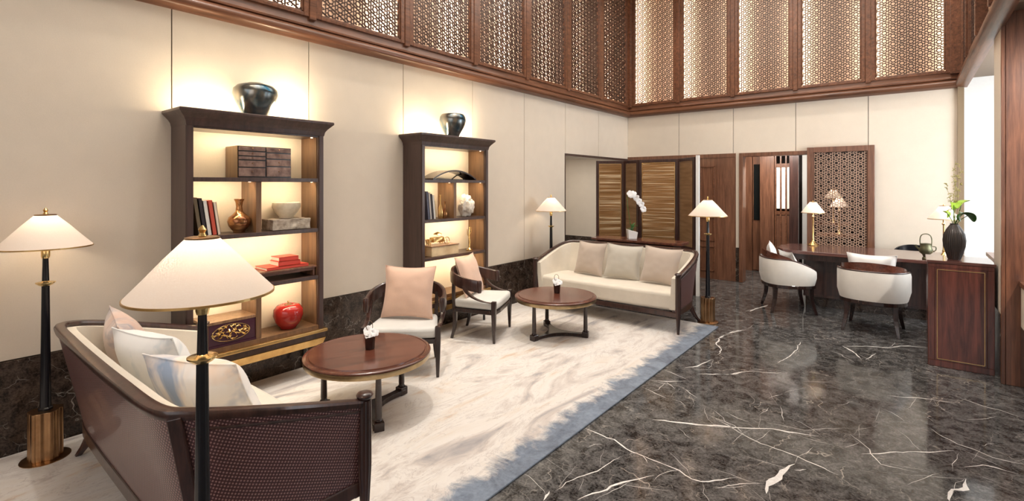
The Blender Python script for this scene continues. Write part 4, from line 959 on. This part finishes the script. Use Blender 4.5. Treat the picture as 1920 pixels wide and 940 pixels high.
# ------------------------------------------------------------------ desk group
t = thing('desk', 'long dark wooden desk with overhanging top in front of the lattice screen', 'desk', (0, 0, 0)); 
poly = [(-1.20, 6.84), (-1.05, 6.775), (.50, 6.70), (.50, 7.62), (-1.02, 7.66), (-1.24, 7.56), (-1.31, 7.3), (-1.29, 7.0)]
obj('desktop', prism(B(), poly, .672, .712), m_desk, t, bevel=.008, seg=3)
obj('front_panel', bx(-1.02, .45, 7.12, 7.15, .12, .672), m_wood_dk, t)
bm = B()
for k in range(8): x = -1.01+k*.2; box(bm, x, x+.012, 7.108, 7.12, .12, .672)
box(bm, -1.02, .45, 7.105, 7.12, .12, .15); obj('panel_ribs', bm, m_wood_dk, t)
obj('end_panel', bx(-1.02, -.98, 7.15, 7.52, .12, .672), m_wood_dk, t)
obj('plinth', bx(-1.0, .43, 7.14, 7.5, 0, .12), m_marble_w, t)
obj('apron', bx(-1.08, .45, 6.86, 6.88, .60, .672), m_wood_dk, t)
t['label'] = 'long dark wooden desk with rounded left end in front of the lattice screen'
t = thing('cabinet', 'tall mahogany pedestal cabinet with beaded panel at the end of the desk', 'cabinet', (.13, 5.39, 0))
obj('body', bx(0, .405, .012, .42, .0, .852), m_wood_cab, t, bevel=.003)
obj('top', bx(-.006, .412, -.006, .425, .852, .876), m_desk, t, bevel=.003)
bm = B(); box(bm, .002, .403, 0, .012, .0, .05); box(bm, .002, .403, 0, .012, .82, .852); box(bm, .002, .045, 0, .012, .05, .82); box(bm, .36, .403, 0, .012, .05, .82)
obj('face_frame', bm, m_wood_cab, t, bevel=.003)
dr = obj('door', bx(.047, .358, .002, .012, .052, .818), m_wood_cab, t)
bm = B()
for a in ((.058, .348, .064, .068), (.058, .348, .800, .804), (.058, .062, .064, .804), (.344, .348, .064, .804)): box(bm, a[0], a[1], -.003, .002, a[2], a[3])
obj('inlay_bead', bm, m_brass, dr)
# low window cupboard in the bay
t = thing('bay_cupboard', 'low pale cupboard with wooden top in the bay behind the ribbed vase', 'cupboard', (.62, 5.7, 0))
obj('body', bx(0, .3, 0, 1.05, 0, .80), m_paint, t); obj('top', bx(-.015, .31, -.01, 1.07, .80, .835), m_wood_red, t, bevel=.003)

def make_tub(label):
    t = thing('tub_chair', label, 'tub chair')
    def P(phi, r, e=2.6):      # phi measured from +Y (back)
        s, c = sin(phi), cos(phi); k = (abs(s)**e+abs(c)**e)**(-1/e); return Vector((s*k*.31*r, c*k*.30*r, 0))
    n = 48; secs = []; rim = []; irim = []
    for i in range(n+1):
        ph = R(-138+276*i/n); a = abs(math.degrees(ph)); zt = .63 if a < 75 else .63-.13*((a-75)/63)**1.5
        po, pi_ = P(ph, 1), P(ph, .90); pb = P(ph, .93)
        secs.append([pb+Vector((0, 0, .335)), po+Vector((0, 0, .42)), po+Vector((0, 0, zt-.02)), po*.985+Vector((0, 0, zt)), pi_+Vector((0, 0, zt)), pi_+Vector((0, 0, .335))]); rim.append(po*.975+Vector((0, 0, zt+.003)))
    obj('upholstered_shell', loft(B(), secs), m_white_f, t, smooth=True)
    secs = []
    for i in range(n+1):
        ph = R(-136+272*i/n); a = abs(math.degrees(ph)); zt = (.63 if a < 75 else .63-.13*((a-75)/63)**1.5)+.006+.085*max(0, cos(ph*1.05))**.8
        pa, pb = P(ph, .905), P(ph, .855); secs.append([pa+Vector((0, 0, .40)), pa+Vector((0, 0, zt)), pb+Vector((0, 0, zt)), pb+Vector((0, 0, .40))])
    obj('wood_back', loft(B(), secs), m_top, t, smooth=True)
    obj('rim_bead', tube(B(), rim, .008, 8), m_wood_dk, t, smooth=True)
    bm = B(); ring = [P(2*pi*k/48, .93) for k in range(48)]; prism(bm, [(p.x, p.y) for p in ring], .295, .336); obj('seat_rail', bm, m_wood_leg, t, bevel=.005)
    bm = B(); ring = [P(2*pi*k/48, .84) for k in range(48)]; prism(bm, [(p.x, p.y) for p in ring], .336, .425); obj('seat_cushion', bm, m_white_f, t, bevel=.025, seg=4, smooth=True)
    for sx_ in (-1, 1):
        for sy_ in (-1, 1): obj('leg', legcurve(B(), smooth_path([(sx_*.20, sy_*.19, .30), (sx_*.205, sy_*.195, .16), (sx_*.232, sy_*.235, 0)], 4), [.05, .048, .045, .042, .039, .036, .033, .030, .026]), m_wood_leg, t, bevel=.003)
    return t
tb = make_tub('ivory tub chair seen from behind, nearest the mahogany cabinet'); tb.location = (-.28, 6.36, 0); tb.rotation_euler.z = R(176); tb['group'] = 'ivory tub chairs at the desk'
dup(tb, (-1.13, 6.74, 0), R(115), 'ivory tub chair turned sideways at the left end of the desk', 'ivory tub chairs at the desk')
x, y = onchair(-.28, 6.36, R(176), 0, .09); pillow('throw_pillow', 'white cushion in the tub chair nearest the cabinet', m_wc2, .42, .36, .12, (x, y, .440), R(176), R(-8), 11, 'cushions in the tub chairs')
x, y = onchair(-1.13, 6.74, R(115), .07, .11); pillow('throw_pillow', 'white cushion at the back of the sideways tub chair', m_wc2, .36, .36, .11, (x, y, .440), R(100), R(-12), 12, 'cushions in the tub chairs')
x, y = onchair(-1.13, 6.74, R(115), -.06, -.065); pillow('throw_pillow', 'grey cushion leaning in front of the white one in the sideways tub chair', m_grey_f, .30, .30, .09, (x, y, .438), R(128), R(-24), 13, 'cushions in the tub chairs')
# dark chair behind the desk
t = thing('desk_chair', 'dark curved back chair behind the desk, only its crest showing', 'chair', (.06, 7.84, 0), 0)
secs = []
for i in range(25):
    a = R(-80+160*i/24); zt = .62+.13*cos(a)**.7 if abs(i-12) < 12 else .62
    p, q = Vector((.21*sin(a), .02+.16*cos(a), 0)), Vector((.19*sin(a), .02+.14*cos(a), 0)); secs.append([p+Vector((0, 0, .42)), p+Vector((0, 0, zt)), q+Vector((0, 0, zt)), q+Vector((0, 0, .42))])
obj('backrest', loft(B(), secs), m_black, t, smooth=True); obj('seat', bx(-.2, .2, -.16, .15, .36, .42), m_black, t, bevel=.015)
for a in (-.17, .17):
    for b in (-.13, .13): obj('leg', taper(B(), (a, b, 0), (a, b, .36), .022, .034), m_wood_leg, t)
# bronze vessel
m_vessel = mat_noise('verdigris_bronze', (.06, .06, .035), (.22, .21, .12), 14, .45, .8)
t = thing('bronze_vessel', 'small antique bronze pouring vessel with tall hoop handle on the desk', 'vessel', (.150, 6.82, .7125))
obj('body', lathe([(.030, 0), (.034, .012), (.022, .028), (.03, .05), (.056, .075), (.060, .10), (.048, .13), (.042, .16), (.045, .168), (.034, .168), (.030, .1)], 32), m_vessel, t, smooth=True)
obj('hoop_handle', tube(B(), smooth_path([(-.045, 0, .14), (-.048, 0, .21), (-.035, 0, .255), (0, 0, .27), (.035, 0, .255), (.048, 0, .21), (.045, 0, .14)], 4), .005, 8), m_vessel, t, smooth=True)
obj('spout', tube(B(), smooth_path([(-.05, 0, .10), (-.075, 0, .125), (-.085, 0, .15)], 3), .009, 8), m_vessel, t, smooth=True)
obj('side_loop', tube(B(), smooth_path([(.055, 0, .09), (.078, 0, .10), (.08, 0, .135), (.05, 0, .14)], 3), .005, 7), m_vessel, t, smooth=True)
# ribbed black vase with leaves and twigs
t = thing('ribbed_vase', 'ribbed black egg shaped vase with green leaves on the mahogany cabinet', 'vase', (.305, 5.56, .8765))
obj('vessel', lathe([(.040, 0), (.043, .006), (.056, .05), (.070, .11), (.074, .16), (.068, .21), (.052, .25), (.034, .28), (.026, .292), (.028, .30), (.020, .298), (.018, .25)], 120, flute=.05, nf=30), plain('ribbed_black_clay', (.035, .028, .026), .32, .3), t, smooth=True)
def disc_leaf(bm, c, rx, ry, yaw, pitch, notch=.25):
    M_ = Matrix.Translation(c) @ Matrix.Rotation(yaw, 4, 'Z') @ Matrix.Rotation(pitch, 4, 'Y'); n = 28; rings = []
    for th in (0, .0025):
        ring = []
        for k in range(n):
            a = 2*pi*k/n; r = 1-notch*max(0, cos(a-pi))**6; ring.append(bm.verts.new(M_ @ Vector((r*rx*cos(a), r*ry*sin(a)*(1-.15*cos(a)), th+.012*sin(a)**2-.02*(cos(a)-.2)**2))))
        rings.append((ring, bm.verts.new(M_ @ Vector((0, 0, th-.004)))))
    for ring, cc in rings:
        for k in range(n): bm.faces.new((ring[k], ring[(k+1) % n], cc))
    for k in range(n): bm.faces.new((rings[0][0][k], rings[0][0][(k+1) % n], rings[1][0][(k+1) % n], rings[1][0][k]))
    return bm
for c, rx, ry, yw, pt, m_ in (((.045, -.03, .475), .062, .040, .5, -.5, m_lime), ((-.005, -.02, .455), .038, .030, 2.2, -.9, m_lime), ((.085, -.03, .375), .070, .050, .6, .75, m_leaf), ((.03, -.04, .36), .038, .028, .2, -1.0, m_leaf), ((-.045, -.03, .385), .035, .026, 2.7, -.8, m_lime)):
    obj('leaf', disc_leaf(B(), c, rx, ry, yw, pt), m_, t, smooth=True)
    obj('leaf_stalk', tube(B(), [(0, 0, .27), (c[0]*.4, c[1]*.4, .33), c], .0028, 6), m_leaf, t, smooth=True)
rnd = random.Random(5)
for k in range(4):
    bm = B(); x = [-.035, .0, .03, .012][k]; top_ = [.62, .80, .78, .70][k]; p = Vector((0, 0, .27)); pts = [p]
    for j in range(10): z = .27+(top_-.27)*(j+1)/10; pts.append(Vector((x*(j+1)/10*1.2+rnd.uniform(-.008, .008), rnd.uniform(-.01, .01), z)))
    tube(bm, pts, [.0022-.0001*j for j in range(11)], 5)
    for q in pts[4:]:
        for w_ in range(5): 
            e = q+Vector((rnd.uniform(-.022, .022), rnd.uniform(-.02, .02), rnd.uniform(-.01, .02))); tube(bm, [q, q.lerp(e, .6)+Vector((0, 0, .005)), e], [.0012, .0022, .0032], 5)
    obj('twig', bm, m_twig, t, smooth=True)
